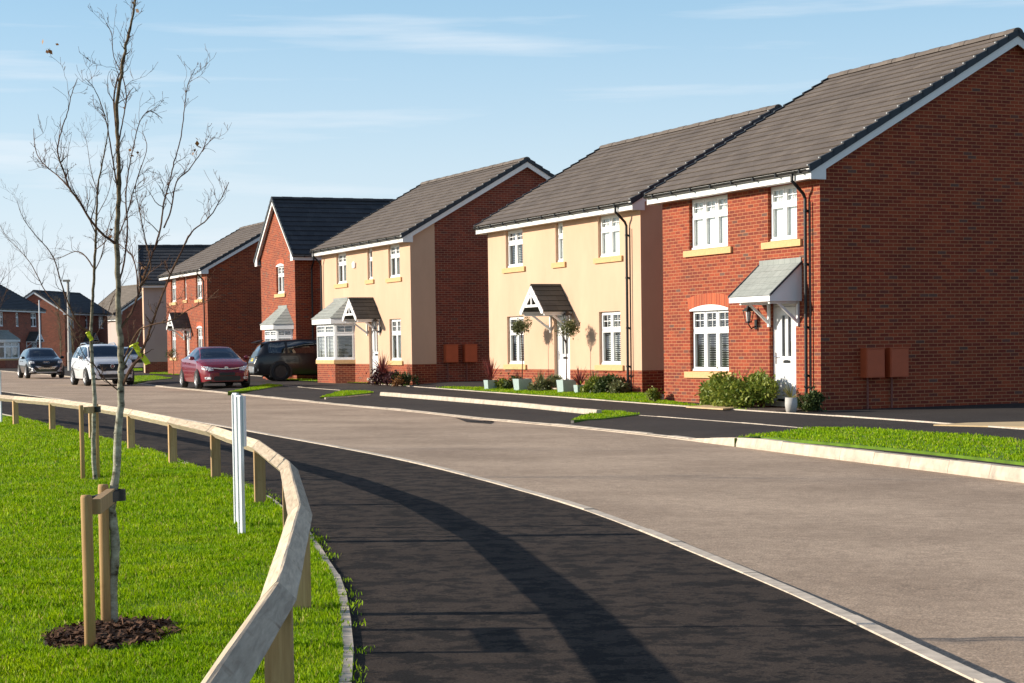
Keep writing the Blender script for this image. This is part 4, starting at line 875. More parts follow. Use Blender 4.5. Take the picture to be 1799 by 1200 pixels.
for i in range(len(FP) - 1):
    a, b = Vector((*FP[i], 0)), Vector((*FP[i + 1], 0)); d = b - a; L_ = d.length; ang = math.atan2(d.y, d.x); ya = math.atan2(g(b.y) - g(a.y), L_)
    def half(i_):      # mitre so that neighbouring rails meet on the post
        if i_ <= 0 or i_ >= len(FP) - 1: return 0
        u = Vector(FP[i_]) - Vector(FP[i_ - 1]); v = Vector(FP[i_ + 1]) - Vector(FP[i_]); return (math.atan2(v.y, v.x) - math.atan2(u.y, u.x)) / 2
    ta, tb = math.tan(half(i)), math.tan(half(i + 1)); hw = .062; mb = MB()
    # half round topped rail: flat underside, bevelled top like a diamond set on the post
    prof = [(-.064, .0), (-.005, -.062), (.005, -.062), (.064, .0), (.005, .062), (-.005, .062)]
    ns = 10
    rings = []
    for k in range(ns + 1):
        t = k / ns; ring = []
        for (yy, zz) in prof:
            xx = yy * ta * (1 - t) * 1 - yy * tb * t * 1
            ring.append(((.004 + (L_ - .008) * t) + xx * (1 if 1 else 0) + 0, yy + random.uniform(-.001, .001), zz + random.uniform(-.0015, .0015) + (g(b.y) - g(a.y)) * t))
        rings.append(ring)
    for k in range(ns):
        for j in range(6): j2 = (j + 1) % 6; mb.poly([rings[k][j], rings[k][j2], rings[k + 1][j2], rings[k + 1][j]])
    mb.poly(rings[0]); mb.poly(rings[-1][::-1])
    mb.build('rail', M['wood_rail'], fence, loc=(a.x - bx_, a.y - by_, .523 + g(a.y)), rz=ang)

# ------------------------------------------------------------------ white marker posts
def marker(x, y, label, two=True, dx=.14, dy=-.75, rz=0, hgt=1.06):
    r = empty('marker_post', (x, y, g(y)), rz, label, 'post', 'white plastic marker posts in the turf')
    def post(px_, py_):
        mb = MB(); mb.prism([(-.024, -.012), (.024, -.012), (.024, .012), (-.024, .012)], 'z', -.1, hgt); 
        for s_ in (-1, 1): mb.box(s_ * .021 - .004, s_ * .021 + .004, -.020, -.012, -.1, hgt - .01)
        mb.build('upright', M['plastic_white'], r, loc=(px_, py_, 0), rz=rad(-40))
    post(0, 0)
    if two: post(dx, dy); mb = MB(); mb.box(.026, .033, -.02, .10, .68, hgt - .01); mb.build('plate', M['plastic_white'], r, loc=(dx, dy, 0))
    return r
marker(-2.14, 14.35, 'pair of white plastic marker posts standing in the turf behind the middle of the rail')
x, y = gp(2, 745); marker(x, y, 'single white plastic marker post at the left edge of the view', two=False)

# ------------------------------------------------------------------ bare trees
def limb(mb, pts, r0, r1, n=6, wob=0):
    P = np.array(pts, float); P0 = np.vstack([2 * P[0] - P[1], P, 2 * P[-1] - P[-2]]); d = []
    for i in range(1, len(P0) - 2):      # Catmull-Rom
        for t in np.linspace(0, 1, 5, endpoint=False):
            a, b, c_, e = P0[i - 1], P0[i], P0[i + 1], P0[i + 2]; d.append(.5 * ((2 * b) + (-a + c_) * t + (2 * a - 5 * b + 4 * c_ - e) * t ** 2 + (-a + 3 * b - 3 * c_ + e) * t ** 3))
    d.append(P[-1]); d = np.array(d)
    if wob: d[1:-1] += RNG.normal(0, wob, d[1:-1].shape)
    m = len(d); rr = [r0 + (r1 - r0) * (i / (m - 1)) ** .8 for i in range(m)]
    if wob: rr = [r * (1 + RNG.uniform(-.06, .09)) for r in rr]
    mb.tube(d, rr, n); return d, rr
def twigs(mb, d, rr, count, length, r, level=2, tips=None, spread=.8, lo=.15):
    m = len(d)
    for _ in range(count):
        i = int(RNG.uniform(lo, .98) * (m - 1)); p = np.array(d[i]); t = np.array(d[min(i + 1, m - 1)]) - np.array(d[max(i - 1, 0)]); t /= np.linalg.norm(t) + 1e-9
        s_ = RNG.normal(0, 1, 3); s_ -= t * (s_ @ t); s_ /= np.linalg.norm(s_); s_[1] *= .8
        v = t * RNG.uniform(.5, 1) + s_ * spread * RNG.uniform(.5, 1.1) + np.array([0, 0, .25]); v /= np.linalg.norm(v)
        L_ = length * RNG.uniform(.35, 1.15); q = [p]; k = 6; cur = v.copy(); rad0 = min(r, rr[i] * .6)
        for j in range(k):
            cur = cur + RNG.normal(0, .26, 3) + np.array([0, 0, .08]); cur /= np.linalg.norm(cur); q.append(q[-1] + cur * L_ / k)
        rs = [max(.0008, rad0 * (1 - .8 * j / k)) for j in range(k + 1)]; mb.tube(q, rs, 4 if rad0 > .002 else 3, cap=False)
        if tips is not None: tips.append(q[-1]); tips.append(q[int(RNG.integers(2, 6))])
        if level > 0: twigs(mb, q, rs, int(RNG.integers(1, 4)), L_ * .55, rad0 * .6, level - 1, tips, spread)
def leaves(pts, n, size, name, mat, parent, spread=.03):
    V = []; pts = np.array(pts)
    for _ in range(n):
        c_ = pts[int(RNG.integers(len(pts)))] + RNG.normal(0, spread, 3); a = RNG.normal(0, 1, 3); a /= np.linalg.norm(a); b = np.cross(a, RNG.normal(0, 1, 3)); b /= np.linalg.norm(b); s_ = size * RNG.uniform(.5, 1.2)
        V += [c_ - a * s_ * .5, c_ + b * s_ * .3, c_ + a * s_ * .5, c_ - b * s_ * .3]
    return np_mesh(name, np.array(V), np.arange(n * 4).reshape(n, 4), M[mat], parent)
def tree(name, label, Y, trunk, limbs, r0, group=None, leafn=0, dens=1., tw=.35, base=None):
    b = atY(*trunk[0], Y); root = empty(name, b, 0, label, 'tree', group); sc_ = Y / F_PX
    def pts(px, dy0=0, dy1=0): return [np.array(atY(x, y, Y + dy0 + (dy1 - dy0) * i / max(1, len(px) - 1)) - b) for i, (x, y) in enumerate(px)]
    mb = MB(); T = pts(trunk); T[0] = T[0] - np.array([0, 0, .08])
    h = len(T) * 2 // 3; d, rr = limb(mb, T, r0, r0 * .12, 10, r0 * .07)
    for i in range(1, int(len(d) * .55), 1):
        if RNG.uniform() < .35: a = RNG.uniform(0, 6.28); mb.ball(tuple(d[i] + rr[i] * .8 * np.array([math.cos(a), math.sin(a), 0])), rr[i] * .38, 0, 6, 4)
    mb.build('trunk', M['bark'], root, smooth=True)
    cb = MB(); tips = []
    twigs(cb, d[int(len(d) * .5):], rr[int(len(d) * .5):], int(30 * dens), tw * .6, r0 * .16, 2, tips, .55, 0)
    for L_ in limbs:
        px, rs, dy = L_; P = pts(px, 0, dy); rs *= .80; dd, r_ = limb(cb, P, rs, max(.0014, rs * .2), 6, rs * .12)
        twigs(cb, dd, r_, int((5 + len(px) * 1.5) * dens), tw, rs * .5, 2, tips)
    cb.build('crown', M['twig'], root)
    if leafn:
        idx = RNG.integers(0, len(tips), 11); cl_ = np.array(tips)[idx]; leaves(cl_, leafn, .035, 'dead_leaves', 'leaf_brown', root, .022)
    return root
trunk1 = [(200, 1114), (197, 1050), (202, 960), (197, 895), (204, 830), (208, 760), (212, 700), (213, 640), (209, 560), (207, 480), (205, 420), (208, 350), (209, 280), (205, 200), (213, 130), (222, 80), (232, 35), (238, 0), (243, -45)]
limbs1 = [([(214, 680), (228, 650), (243, 630), (258, 595), (272, 555), (290, 505), (315, 450), (335, 410), (365, 385), (385, 355), (402, 320)], .011, -.3),
          ([(213, 575), (230, 550), (242, 520), (255, 480), (268, 445), (282, 400), (288, 355), (298, 320), (306, 285), (318, 240), (324, 190), (330, 150), (342, 122)], .010, .35),
          ([(288, 400), (300, 370), (310, 320), (330, 300), (352, 270), (362, 255), (378, 240)], .006, .4),
          ([(243, 522), (240, 480), (232, 450), (218, 436), (207, 428)], .006, .15),
          ([(207, 430), (185, 415), (160, 388), (140, 355), (122, 330), (112, 300), (101, 266), (108, 230), (118, 200), (126, 165), (136, 138)], .009, -.35),
          ([(123, 332), (105, 312), (88, 298), (74, 285), (64, 268), (60, 245), (59, 226)], .005, .3),
          ([(208, 500), (218, 460), (224, 400), (221, 350), (226, 300), (236, 250), (245, 215), (262, 195), (285, 208)], .007, .2),
          ([(206, 330), (198, 280), (190, 230), (180, 190), (165, 155), (150, 138)], .006, -.2),
          ([(205, 230), (200, 180), (206, 140), (218, 110), (224, 60), (236, 20), (232, -20)], .007, .05),
          ([(207, 260), (216, 210), (222, 170), (214, 130), (200, 100), (196, 60), (186, 40)], .005, .1),
          ([(212, 690), (180, 662), (165, 640), (150, 628), (121, 566)], .005, -.15),
          ([(213, 640), (240, 585), (262, 572), (300, 563), (330, 545), (360, 530), (385, 508)], .006, -.35),
          ([(206, 420), (222, 380), (233, 340), (246, 300), (258, 260), (250, 230)], .005, .3),
          ([(245, 505), (265, 470), (255, 420), (245, 370), (238, 330), (248, 290)], .005, -.2)]
T1o = tree('bare_tree', 'slender bare sapling in front, tied to two short stakes with mulch at its foot', 9.12, trunk1, limbs1, .0265, 'young bare trees on the turf', 30, .95, .16)
trunk2 = [(168, 846), (164, 790), (166, 700), (162, 640), (160, 590), (163, 520), (166, 470), (168, 420), (170, 370), (172, 330), (178, 295), (186, 255), (190, 220), (184, 180)]
limbs2 = [([(163, 585), (140, 572), (123, 540), (110, 505), (96, 458), (82, 435), (64, 415), (48, 395), (36, 372), (30, 352)], .013, -.6),
          ([(128, 562), (105, 540), (80, 512), (66, 485), (53, 462), (35, 440), (16, 421), (5, 405), (-5, 385)], .010, .7),
          ([(164, 470), (148, 448), (132, 442), (112, 450), (95, 456), (84, 452)], .010, .4),
          ([(164, 480), (178, 450), (190, 400), (205, 360), (225, 320), (240, 280)], .009, .6),
          ([(168, 410), (150, 370), (130, 335), (118, 300), (120, 265), (126, 235)], .009, -.5),
          ([(166, 440), (185, 425), (200, 400), (225, 385)], .007, -.6), ([(162, 600), (185, 560), (200, 520), (222, 490), (240, 450)], .008, .5),
          ([(172, 340), (160, 300), (152, 250), (140, 215)], .006, .5), ([(170, 380), (190, 340), (198, 300), (205, 255)], .006, -.4)]
T2o = tree('bare_tree', 'second bare sapling, darker and further back, beside the two far stakes', 20.0, trunk2, limbs2, .027, 'young bare trees on the turf', 0, .9, .34)
trunk3 = [(-60, 800), (-58, 700), (-60, 600), (-55, 500), (-58, 420), (-52, 330)]
limbs3 = [([(-58, 560), (-30, 530), (-8, 510), (5, 490), (12, 470)], .012, .3), ([(-58, 500), (-40, 460), (-25, 430), (-15, 390)], .01, -.5), ([(-59, 600), (-30, 575), (-10, 560), (8, 520), (16, 480), (14, 455)], .01, .6)]
tree('bare_tree', 'bare sapling outside the left edge with only a few twigs reaching into view', 26, trunk3, limbs3, .03, 'young bare trees on the turf', 0, .9, .5)
# yellow ties
def ribbon_tie(parent, Y, p0, p1, wd=.012):
    b = parent.location; a, c_ = atY(*p0, Y) - b, atY(*p1, Y) - b; mb = MB(); d = (c_ - a); n = 6; sd = Vector((wd, .006, wd * .4))
    for i in range(n):
        q0, q1 = a + d * (i / n) + Vector((0, .01 * math.sin(i * 1.7), 0)), a + d * ((i + 1) / n) + Vector((0, .01 * math.sin((i + 1) * 1.7), 0))
        mb.poly([q0 - sd, q0 + sd, q1 + sd, q1 - sd]); mb.poly([q0 - sd + Vector((0, .003, 0)), q0 + sd + Vector((0, .003, 0)), q1 + sd + Vector((0, .003, 0)), q1 - sd + Vector((0, .003, 0))])
    mb.tube([a + Vector((-.02, -.004, -.01)), a + Vector((0, -.02, 0)), a + Vector((.02, -.004, .01))], .006, 5)
    mb.build('yellow_tag', M['yellow'], parent)
ribbon_tie(T1o, 9.05, (236, 606), (260, 640)); ribbon_tie(T2o, 19.9, (154, 584), (161, 598), .02)
lb = MB(); b1_ = atY(200, 1114, 9.12); q = [np.array(atY(x, y, Y_) - b1_) for x, y, Y_ in ((212, 655, 9.12), (226, 625, 9.1), (238, 606, 9.05), (252, 570, 9.1))]; lb.tube(q, [.006, .005, .004, .002], 6); lb.build('side_branch', M['bark'], T1o)
# stakes
def stakes(ps, label, hgt, tree_xy, r=.026, strap=True):
    (x, y) = ps[0]; root = empty('tree_stakes', (x, y, g(y)), 0, label, 'tree stake', 'stakes holding the young trees')
    for i, (a, b) in enumerate(ps):
        mb = MB(); mb.tube([(0, 0, -.15), (0, 0, hgt * .5), (.003 * (i - .5), 0, hgt - .012), (.003 * (i - .5), 0, hgt)], [r, r, r, r * .88], 12); mb.build('stake', M['stake'], root, loc=(a - x, b - y, 0), smooth=True)
    if strap:
        p, q = Vector((0, 0, hgt - .055)), Vector((ps[1][0] - x, ps[1][1] - y, hgt - .055)); d = q - p; ang = math.atan2(d.y, d.x); mb = MB(); mb.box(r * .6, d.length - r * .6, -.06, -.022, -.035, .035); mb.build('cross_bar', M['wood'], root, loc=p, rz=ang)
        tx, ty = tree_xy[0] - x, tree_xy[1] - y; mp_ = (p + q) / 2; mb = MB()
        dv = Vector((tx, ty, hgt - .055)) - mp_; ang2 = math.atan2(dv.y, dv.x)
        mb.box(.0, max(.05, dv.length - .02), -.018, .018, -.025, .025); ring = [(dv.length + .038 * math.cos(a), .038 * math.sin(a), 0) for a in [2 * math.pi * k / 12 for k in range(13)]]
        for k in range(12):
            a_, b_ = ring[k], ring[k + 1]; mb.poly([(a_[0], a_[1], -.028), (b_[0], b_[1], -.028), (b_[0], b_[1], .028), (a_[0], a_[1], .028)])
        mb.build('tree_strap', M['strap'], root, loc=mp_, rz=ang2)
stakes([(-1.945, 8.42), (-2.02, 9.1)], 'pair of round wooden stakes with a cross bar strapped to the front sapling', .735, (-1.95, 9.12))
x1_, y1_ = gp(146, 848); stakes([(x1_, y1_), (x1_ + .07, y1_ + .4)], 'pair of thin wooden stakes beside the second sapling', .83, (-4.48, 20.0), .024)
# mulch
mv = []; mo = MB()
n = 1150; a = RNG.uniform(0, 2 * math.pi, n); r_ = np.sqrt(RNG.uniform(0, 1, n)); mxx, myy = T1[0] + r_ * np.cos(a) * .31, T1[1] + r_ * np.sin(a) * .47
ch = []
for i in range(n):
    c_ = np.array([mxx[i], myy[i], .025 + .03 * (1 - r_[i]) + RNG.uniform(0, .02)]); d = RNG.normal(0, 1, 3); d[2] *= .35; d /= np.linalg.norm(d); e = np.cross(d, [0, 0, 1]) + RNG.normal(0, .3, 3); e /= np.linalg.norm(e); l_, w_ = RNG.uniform(.012, .04), RNG.uniform(.004, .01); ch += [c_ - d * l_ - e * w_, c_ + d * l_ - e * w_, c_ + d * l_ + e * w_, c_ - d * l_ + e * w_]
o = np_mesh('bark_mulch', np.array(ch), np.arange(n * 4).reshape(n, 4), M['mulch']); tag(o, 'dark bark chippings round the foot of the front sapling', 'mulch', kind='stuff')
sb = MB(); sb.poly([(T1[0] + .31 * math.cos(t), T1[1] + .47 * math.sin(t), .026) for t in [2 * math.pi * k / 30 for k in range(30)]]); o = sb.build('soil_patch', M['soil']); o['kind'] = 'structure'
# ------------------------------------------------------------------ cars (local frame: +y is forward)
def interp(s, K): 
    xs, ys = zip(*K); return float(np.interp(s, xs, ys))
def car(label, loc, fwd_az, Lc, Wc, Hc, prof, paint, style, group='cars parked along the road'):
    root = empty('parked_car', loc, -fwd_az, label, 'car', group)
    NS = 96; ss = np.linspace(0, 1, NS); ss = np.sort(np.r_[ss, .003, .008, .015, .992, .997, .985])
    sm = lambda s, K: sum(interp(min(1, max(0, s + d)), K) for d in (-.012, -.006, 0, .006, .012)) / 5
    hw = Wc / 2; rings = []
    gh0, gh1, wc, wh, rr0, rr1 = prof['gh']       # side glass from..to, windscreen cowl, header, rear screen low, high
    for s in ss:
        zt, zb, w_, rw = sm(s, prof['top']) * Hc, sm(s, prof['belt']) * Hc, sm(s, prof['hw']) * hw, sm(s, prof['rw'])
        zlo = sm(s, prof['lo']); zb = min(zb, zt - .012)
        base = [(0, zlo), (w_ * .86, zlo), (w_ * .965, zlo + .05), (w_ * .985, zlo + .16), (w_, zlo + (zb - zlo) * .45), (w_ * 1.0, zlo + (zb - zlo) * .62), (w_ * .985, zlo + (zb - zlo) * .85), (w_ * .955, zb)]
        e5 = base[-1]; er = (w_ * rw, zt - .055 * min(1, (zt - zb) / .2)); mid = [(e5[0] * (1 - t) + er[0] * t + .02 * math.sin(math.pi * t) * min(1, (zt - zb) / .3), e5[1] * (1 - t) + er[1] * t) for t in (.08, .3, .5, .7, .92)]
        top = [er, (w_ * rw * .93, zt - .022 * min(1, (zt - zb) / .2)), (w_ * rw * .7, zt - .006), (w_ * rw * .35, zt), (0, zt + .002)]
        half = base + mid + top; rings.append([(x, (s - .5) * Lc, z) for x, z in half] + [(-x, (s - .5) * Lc, z) for x, z in half[-2:0:-1]])
    n = len(rings[0]); V = np.array([p for r in rings for p in r]); half_n = 8 + 5 + 5
    cls = {k: [] for k in ('body', 'windscreen', 'rear_window', 'side_window_l', 'side_window_r', 'lower')}
    for i in range(len(ss) - 1):
        s = (ss[i] + ss[i + 1]) / 2; zt, zb = sm(s, prof['top']) * Hc, sm(s, prof['belt']) * Hc
        for j in range(n):
            f = (i * n + j, (i + 1) * n + j, (i + 1) * n + (j + 1) % n, i * n + (j + 1) % n); jj = j if j < half_n - 1 else n - 1 - j
            k = 'body'
            if jj in (0, 1): k = 'lower'
            if 8 <= jj <= 11 and gh0 < s < gh1 and zt - zb > .13 and not any(abs(s - p) < .010 for p in prof['pillars']): k = 'side_window_r' if j < half_n else 'side_window_l'
            if jj >= 13 and wh < s < wc: k = 'windscreen'
            if jj >= 13 and rr0 < s < rr1: k = 'rear_window'
            cls[k].append(f)
    for r_, k in ((0, 'body'), (len(ss) - 1, 'body')): pass
    def sub(name, faces, mat, parent):
        if not faces: return
        F_ = np.array(faces); u, inv = np.unique(F_.ravel(), return_inverse=True); o = np_mesh(name, V[u], inv.reshape(F_.shape), M[mat], parent, smooth=True); return o
    body = sub('body', cls['body'], paint, root)
    cap = MB()
    for r_ in (rings[0], rings[-1]): cap.poly(r_)
    cap.build('bumper_panel', M[paint], root)
    sub('underbody', cls['lower'], 'black', root)
    for k in ('windscreen', 'rear_window'): sub(k, cls[k], 'carglass', root)
    sub('side_window', cls['side_window_l'], 'carglass', root); sub('side_window', cls['side_window_r'], 'carglass', root)
    it = MB(); it.box(-hw * .62, hw * .62, -Lc * .25, Lc * .16, .35, .80)
    for sx in (-1, 1):
        for sy in (Lc * .06, -Lc * .12): it.box(sx * .36 - .22, sx * .36 + .22, sy - .09, sy + .05, .8, Hc * .78); it.ball((sx * .36, sy - .02, Hc * .84), (.12, .06, .08), 0, 8, 5)
    it.box(-hw * .7, hw * .7, Lc * .17, Lc * .22, .75, Hc * .64); it.build('seats', M['dark'], root)
    wr = prof['wr']
    for k, wy in enumerate((prof['wf'] * Lc - Lc / 2, prof['wb'] * Lc - Lc / 2)):
        for sx in (-1, 1):
            a = MB(); a.prism([(wy + (wr + .05) * math.cos(t), wr + (wr + .05) * math.sin(t)) for t in [math.pi * q / 14 - .25 * (1 - q / 7) * 0 for q in range(15)]] + [(wy - wr - .05, .17), (wy + wr + .05, .17)], 'x', *sorted((sx * hw * .80, sx * (hw * .995 + .004)))); a.build('wheel_arch', M['black'], root)
            w_ = empty('wheel', (sx * (hw - .08), wy, wr)); w_.parent = root
            t = MB(); seg = 28; pr = [(-.10, wr * .68), (-.10, wr * .93), (-.08, wr), (.08, wr), (.115, wr * .93), (.115, wr * .68)]
            for q in range(seg):
                a0, a1_ = 2 * math.pi * q / seg, 2 * math.pi * (q + 1) / seg
                for (x0, r0_), (x1, r1_) in zip(pr[:-1], pr[1:]): t.poly([(sx * x0, r0_ * math.cos(a0), r0_ * math.sin(a0)), (sx * x1, r1_ * math.cos(a0), r1_ * math.sin(a0)), (sx * x1, r1_ * math.cos(a1_), r1_ * math.sin(a1_)), (sx * x0, r0_ * math.cos(a1_), r0_ * math.sin(a1_))])
            t.build('tyre', M['rubber'], w_, smooth=True)
            rm = MB()
            for q in range(seg):
                a0, a1_ = 2 * math.pi * q / seg, 2 * math.pi * (q + 1) / seg; rm.poly([(sx * .112, wr * .68 * math.cos(a0), wr * .68 * math.sin(a0)), (sx * .112, wr * .68 * math.cos(a1_), wr * .68 * math.sin(a1_)), (sx * .09, wr * .60 * math.cos(a1_), wr * .60 * math.sin(a1_)), (sx * .09, wr * .60 * math.cos(a0), wr * .60 * math.sin(a0))])
            for q in range(5 if style != 'suv' else 7):
                a0 = 2 * math.pi * q / (5 if style != 'suv' else 7); d = (math.cos(a0), math.sin(a0)); e = (-d[1], d[0]); W1, W2_ = .035, .055
                rm.poly([(sx * .105, d[0] * .04 - e[0] * W1, d[1] * .04 - e[1] * W1), (sx * .105, d[0] * wr * .62 - e[0] * W2_, d[1] * wr * .62 - e[1] * W2_), (sx * .105, d[0] * wr * .62 + e[0] * W2_, d[1] * wr * .62 + e[1] * W2_), (sx * .105, d[0] * .04 + e[0] * W1, d[1] * .04 + e[1] * W1)])
            rm.tube([(sx * .08, 0, 0), (sx * .112, 0, 0)], .05, 10); rm.build('rim', M[prof.get('rim', 'alloy')], w_)
            br = MB(); br.prism([(wr * .6 * math.cos(2 * math.pi * q / 20), wr * .6 * math.sin(2 * math.pi * q / 20)) for q in range(20)], 'x', *sorted((sx * .05, sx * .06))); br.build('brake_disc', M['black'], w_)
    for sx in (-1, 1):
        m_ = MB(); my = (prof['gh'][2] - .5) * Lc - .32 * 1; zz = interp(prof['gh'][2] - .07, prof['belt']) * Hc + .09; m_.ball((sx * (hw + .07), my, zz), (.10, .06, .07), 0, 10, 6); m_.box(*sorted((sx * (hw - .05), sx * (hw + .02))), my - .015, my + .02, zz - .05, zz - .02); m_.build('wing_mirror', M[paint if style != 'navy' else 'black'], root)
    # surface finder for the nose: y at a given half width and height
    def nose(x, z, rear=False):
        best = None
        for i, s in (list(enumerate(ss)) if rear else list(enumerate(ss))[::-1]):
            r = rings[i][:half_n]
            top = r[-1][2]; lo = r[0][2]
            if not (lo <= z <= top): continue
            xs = [p[0] for p in r]; zs_ = [p[2] for p in r]; wz = 0
            for a_, b_ in zip(r[:-1], r[1:]):
                if min(a_[2], b_[2]) <= z <= max(a_[2], b_[2]) + 1e-9:
                    t = 0 if abs(b_[2] - a_[2]) < 1e-6 else (z - a_[2]) / (b_[2] - a_[2]); wz = max(wz, a_[0] + (b_[0] - a_[0]) * t)
            if abs(x) <= wz: return (s - .5) * Lc
        return (.5 if not rear else -.5) * Lc * .97
    def patch(name, poly, mat, off=.03, th=.06, rear=False, parent=root, mirror=False):   # a panel that follows the nose
        sgn = -1 if rear else 1
        for mir in ((1, -1) if mirror else (1,)):
            mb = MB(); P = [(x * mir, z) for x, z in poly]; c_ = (sum(p[0] for p in P) / len(P), sum(p[1] for p in P) / len(P)); N_ = 5
            Q = []
            for a_, b_ in zip(P, P[1:] + P[:1]):
                for t in range(N_): Q.append((a_[0] + (b_[0] - a_[0]) * t / N_, a_[1] + (b_[1] - a_[1]) * t / N_))
            rg = []
            for f_ in (1, .66, .33): rg.append([(c_[0] + (x - c_[0]) * f_, nose(c_[0] + (x - c_[0]) * f_, c_[1] + (z - c_[1]) * f_, rear) + sgn * off, c_[1] + (z - c_[1]) * f_) for x, z in Q])
            back = [(x, y - sgn * th, z) for x, y, z in rg[0]]
            for u_, v_ in ((back, rg[0]), (rg[0], rg[1]), (rg[1], rg[2])):
                for t in range(len(Q)): t2 = (t + 1) % len(Q); mb.poly([u_[t], u_[t2], v_[t2], v_[t]])
            mb.poly(rg[2]); mb.build(name, M[mat], parent)
    R = lambda x0, x1, z0, z1, k=0: [(x0, z0 + k), (x0 + k, z0), (x1 - k, z0), (x1, z0 + k), (x1, z1 - k), (x1 - k, z1), (x0 + k, z1), (x0, z1 - k)] if k else [(x0, z0), (x1, z0), (x1, z1), (x0, z1)]
    if style == 'saloon':
        patch('grille', R(-.42, .42, .63, .70, .02), 'black'); patch('grille_bar', [(-.44, .685), (-.2, .655), (0, .645), (.2, .655), (.44, .685), (.44, .71), (.2, .682), (0, .67), (-.2, .682), (-.44, .71)], 'chrome', .045)
        patch('badge', R(-.06, .06, .655, .74, .015), 'chrome', .05)
        patch('headlight', [(.44, .62), (.62, .60), (.80, .66), (.80, .76), (.66, .76), (.45, .71)], 'lamp', mirror=True)
        patch('air_intake', R(-.45, .45, .27, .42, .04), 'black'); patch('fog_light', R(.55, .74, .32, .40, .02), 'lamp', mirror=True); patch('number_plate', R(-.26, .26, .44, .55), 'black', .034)
        patch('bumper_gap', R(-.6, .6, .58, .59), 'black', .012)
    elif style == 'white':
        patch('grille', [(-.38, .56), (.38, .56), (.60, .70), (.54, .84), (-.54, .84), (-.60, .70)], 'black'); ring = MB(); yb = nose(0, .74) + .05
        ring.tube([(.075 * math.cos(t), yb, .75 + .075 * math.sin(t)) for t in [2 * math.pi * k / 8 + math.pi / 8 for k in range(9)]], .012, 5); ring.box(-.035, .035, yb - .01, yb + .006, .735, .765); ring.build('badge', M['chrome'], root)
        patch('headlight', [(.56, .76), (.66, .72), (.84, .80), (.84, .92), (.70, .91), (.56, .86)], 'lamp', mirror=True)
        patch('air_intake', [(-.45, .30), (.45, .30), (.56, .44), (-.56, .44)], 'black'); patch('side_intake', [(.64, .42), (.80, .44), (.82, .60), (.70, .56)], 'black', mirror=True); patch('number_plate', R(-.26, .26, .46, .57), 'plate_w', .045)
        rl = MB()
        for sx in (-1, 1): rl.tube([(sx * .56, Lc * .03, Hc - .03), (sx * .57, -Lc * .05, Hc + .04), (sx * .57, -Lc * .25, Hc + .03), (sx * .55, -Lc * .33, Hc - .06)], .02, 6)
        rl.build('roof_rail', M['chrome'], root)
    elif style == 'navy':
        patch('grille', [(-.34, .48), (.34, .48), (.50, .60), (.50, .86), (-.50, .86), (-.50, .60)], 'black'); patch('grille_frame', [(-.36, .46), (.36, .46), (.53, .60), (.53, .62), (.34, .50), (-.34, .50), (-.53, .62), (-.53, .60)], 'chrome', .042)
        rg = MB(); yb = nose(0, .80) + .055
        for k in range(4): rg.tube([(-.105 + .07 * k + .045 * math.cos(t), yb, .79 + .045 * math.sin(t)) for t in [2 * math.pi * q / 12 for q in range(13)]], .006, 4)
        rg.build('badge', M['chrome'], root)
        patch('headlight', [(.56, .74), (.82, .76), (.83, .88), (.58, .85)], 'lamp', mirror=True); patch('side_intake', [(.56, .32), (.84, .30), (.84, .56), (.72, .54)], 'black', mirror=True); patch('intake_trim', [(.50, .34), (.82, .28), (.82, .31), (.56, .37), (.70, .50), (.84, .56), (.84, .59), (.66, .52)], 'alloy', .042, mirror=True); patch('lower_trim', R(-.5, .5, .26, .32, .02), 'alloy', .034); patch('number_plate', R(-.26, .26, .56, .66), 'dark', .045)
    if style in ('suv', 'saloon', 'white', 'navy', 'silver'):
        patch('tail_light', [(.55, .93), (.82, .90), (.84, 1.0), (.60, 1.02)] if style == 'suv' else [(.58, .78), (.80, .78), (.82, .92), (.62, .92)], 'redlamp' if style != 'suv' else 'dark', rear=True, mirror=True); patch('number_plate', R(-.26, .26, .80, .91), 'plate_y', rear=True, off=.014)
    if style == 'suv':
        patch('rear_bumper', R(-.86, .86, .36, .60, .06), 'paint_silver', rear=True, off=.02); sp_ = MB(); sp_.prism([(-Lc * .5 + .13, Hc - .14), (-Lc * .5 + .42, Hc - .05), (-Lc * .5 + .42, Hc - .02), (-Lc * .5 + .10, Hc - .105)], 'x', -.62, .62); sp_.build('spoiler', M['paint_black'], root)
    if style == 'silver': patch('grille', R(-.5, .5, .55, .75, .03), 'black'); patch('headlight', [(.5, .68), (.8, .7), (.8, .82), (.55, .8)], 'lamp', mirror=True)
    hd = MB()
    for sx in (-1, 1):
        for q in (.50, .34): yq = (q - .5) * Lc; wz = sm(q, prof['hw']) * hw; hd.box(*sorted((sx * wz * .985, sx * (wz * .985 + .025))), yq - .09, yq + .09, interp(q, prof['belt']) * Hc - .13, interp(q, prof['belt']) * Hc - .10)
    hd.build('door_handle', M[paint], root)
    return root
SAL = dict(top=[(0, .52), (.01, .66), (.03, .74), (.10, .76), (.18, .79), (.25, .87), (.33, .955), (.42, .995), (.50, 1), (.58, .985), (.68, .86), (.765, .715), (.80, .695), (.88, .635), (.94, .56), (.975, .48), (1, .36)],
    belt=[(0, .5), (.01, .62), (.03, .68), (.10, .70), (.30, .69), (.70, .66), (.78, .66), (.88, .60), (.94, .53), (.975, .46), (1, .34)],
    hw=[(0, .70), (.02, .83), (.08, .94), (.2, 1), (.82, 1), (.92, .93), (.97, .83), (1, .66)], rw=[(0, .8), (.12, .78), (.25, .68), (.35, .64), (.6, .64), (.72, .74), (.8, .82), (1, .8)],
    lo=[(0, .30), (.05, .2), (.5, .17), (.95, .18), (1, .24)], gh=(.22, .74, .785, .60, .12, .30), pillars=[.36, .52], wr=.315, wf=.81, wb=.20)
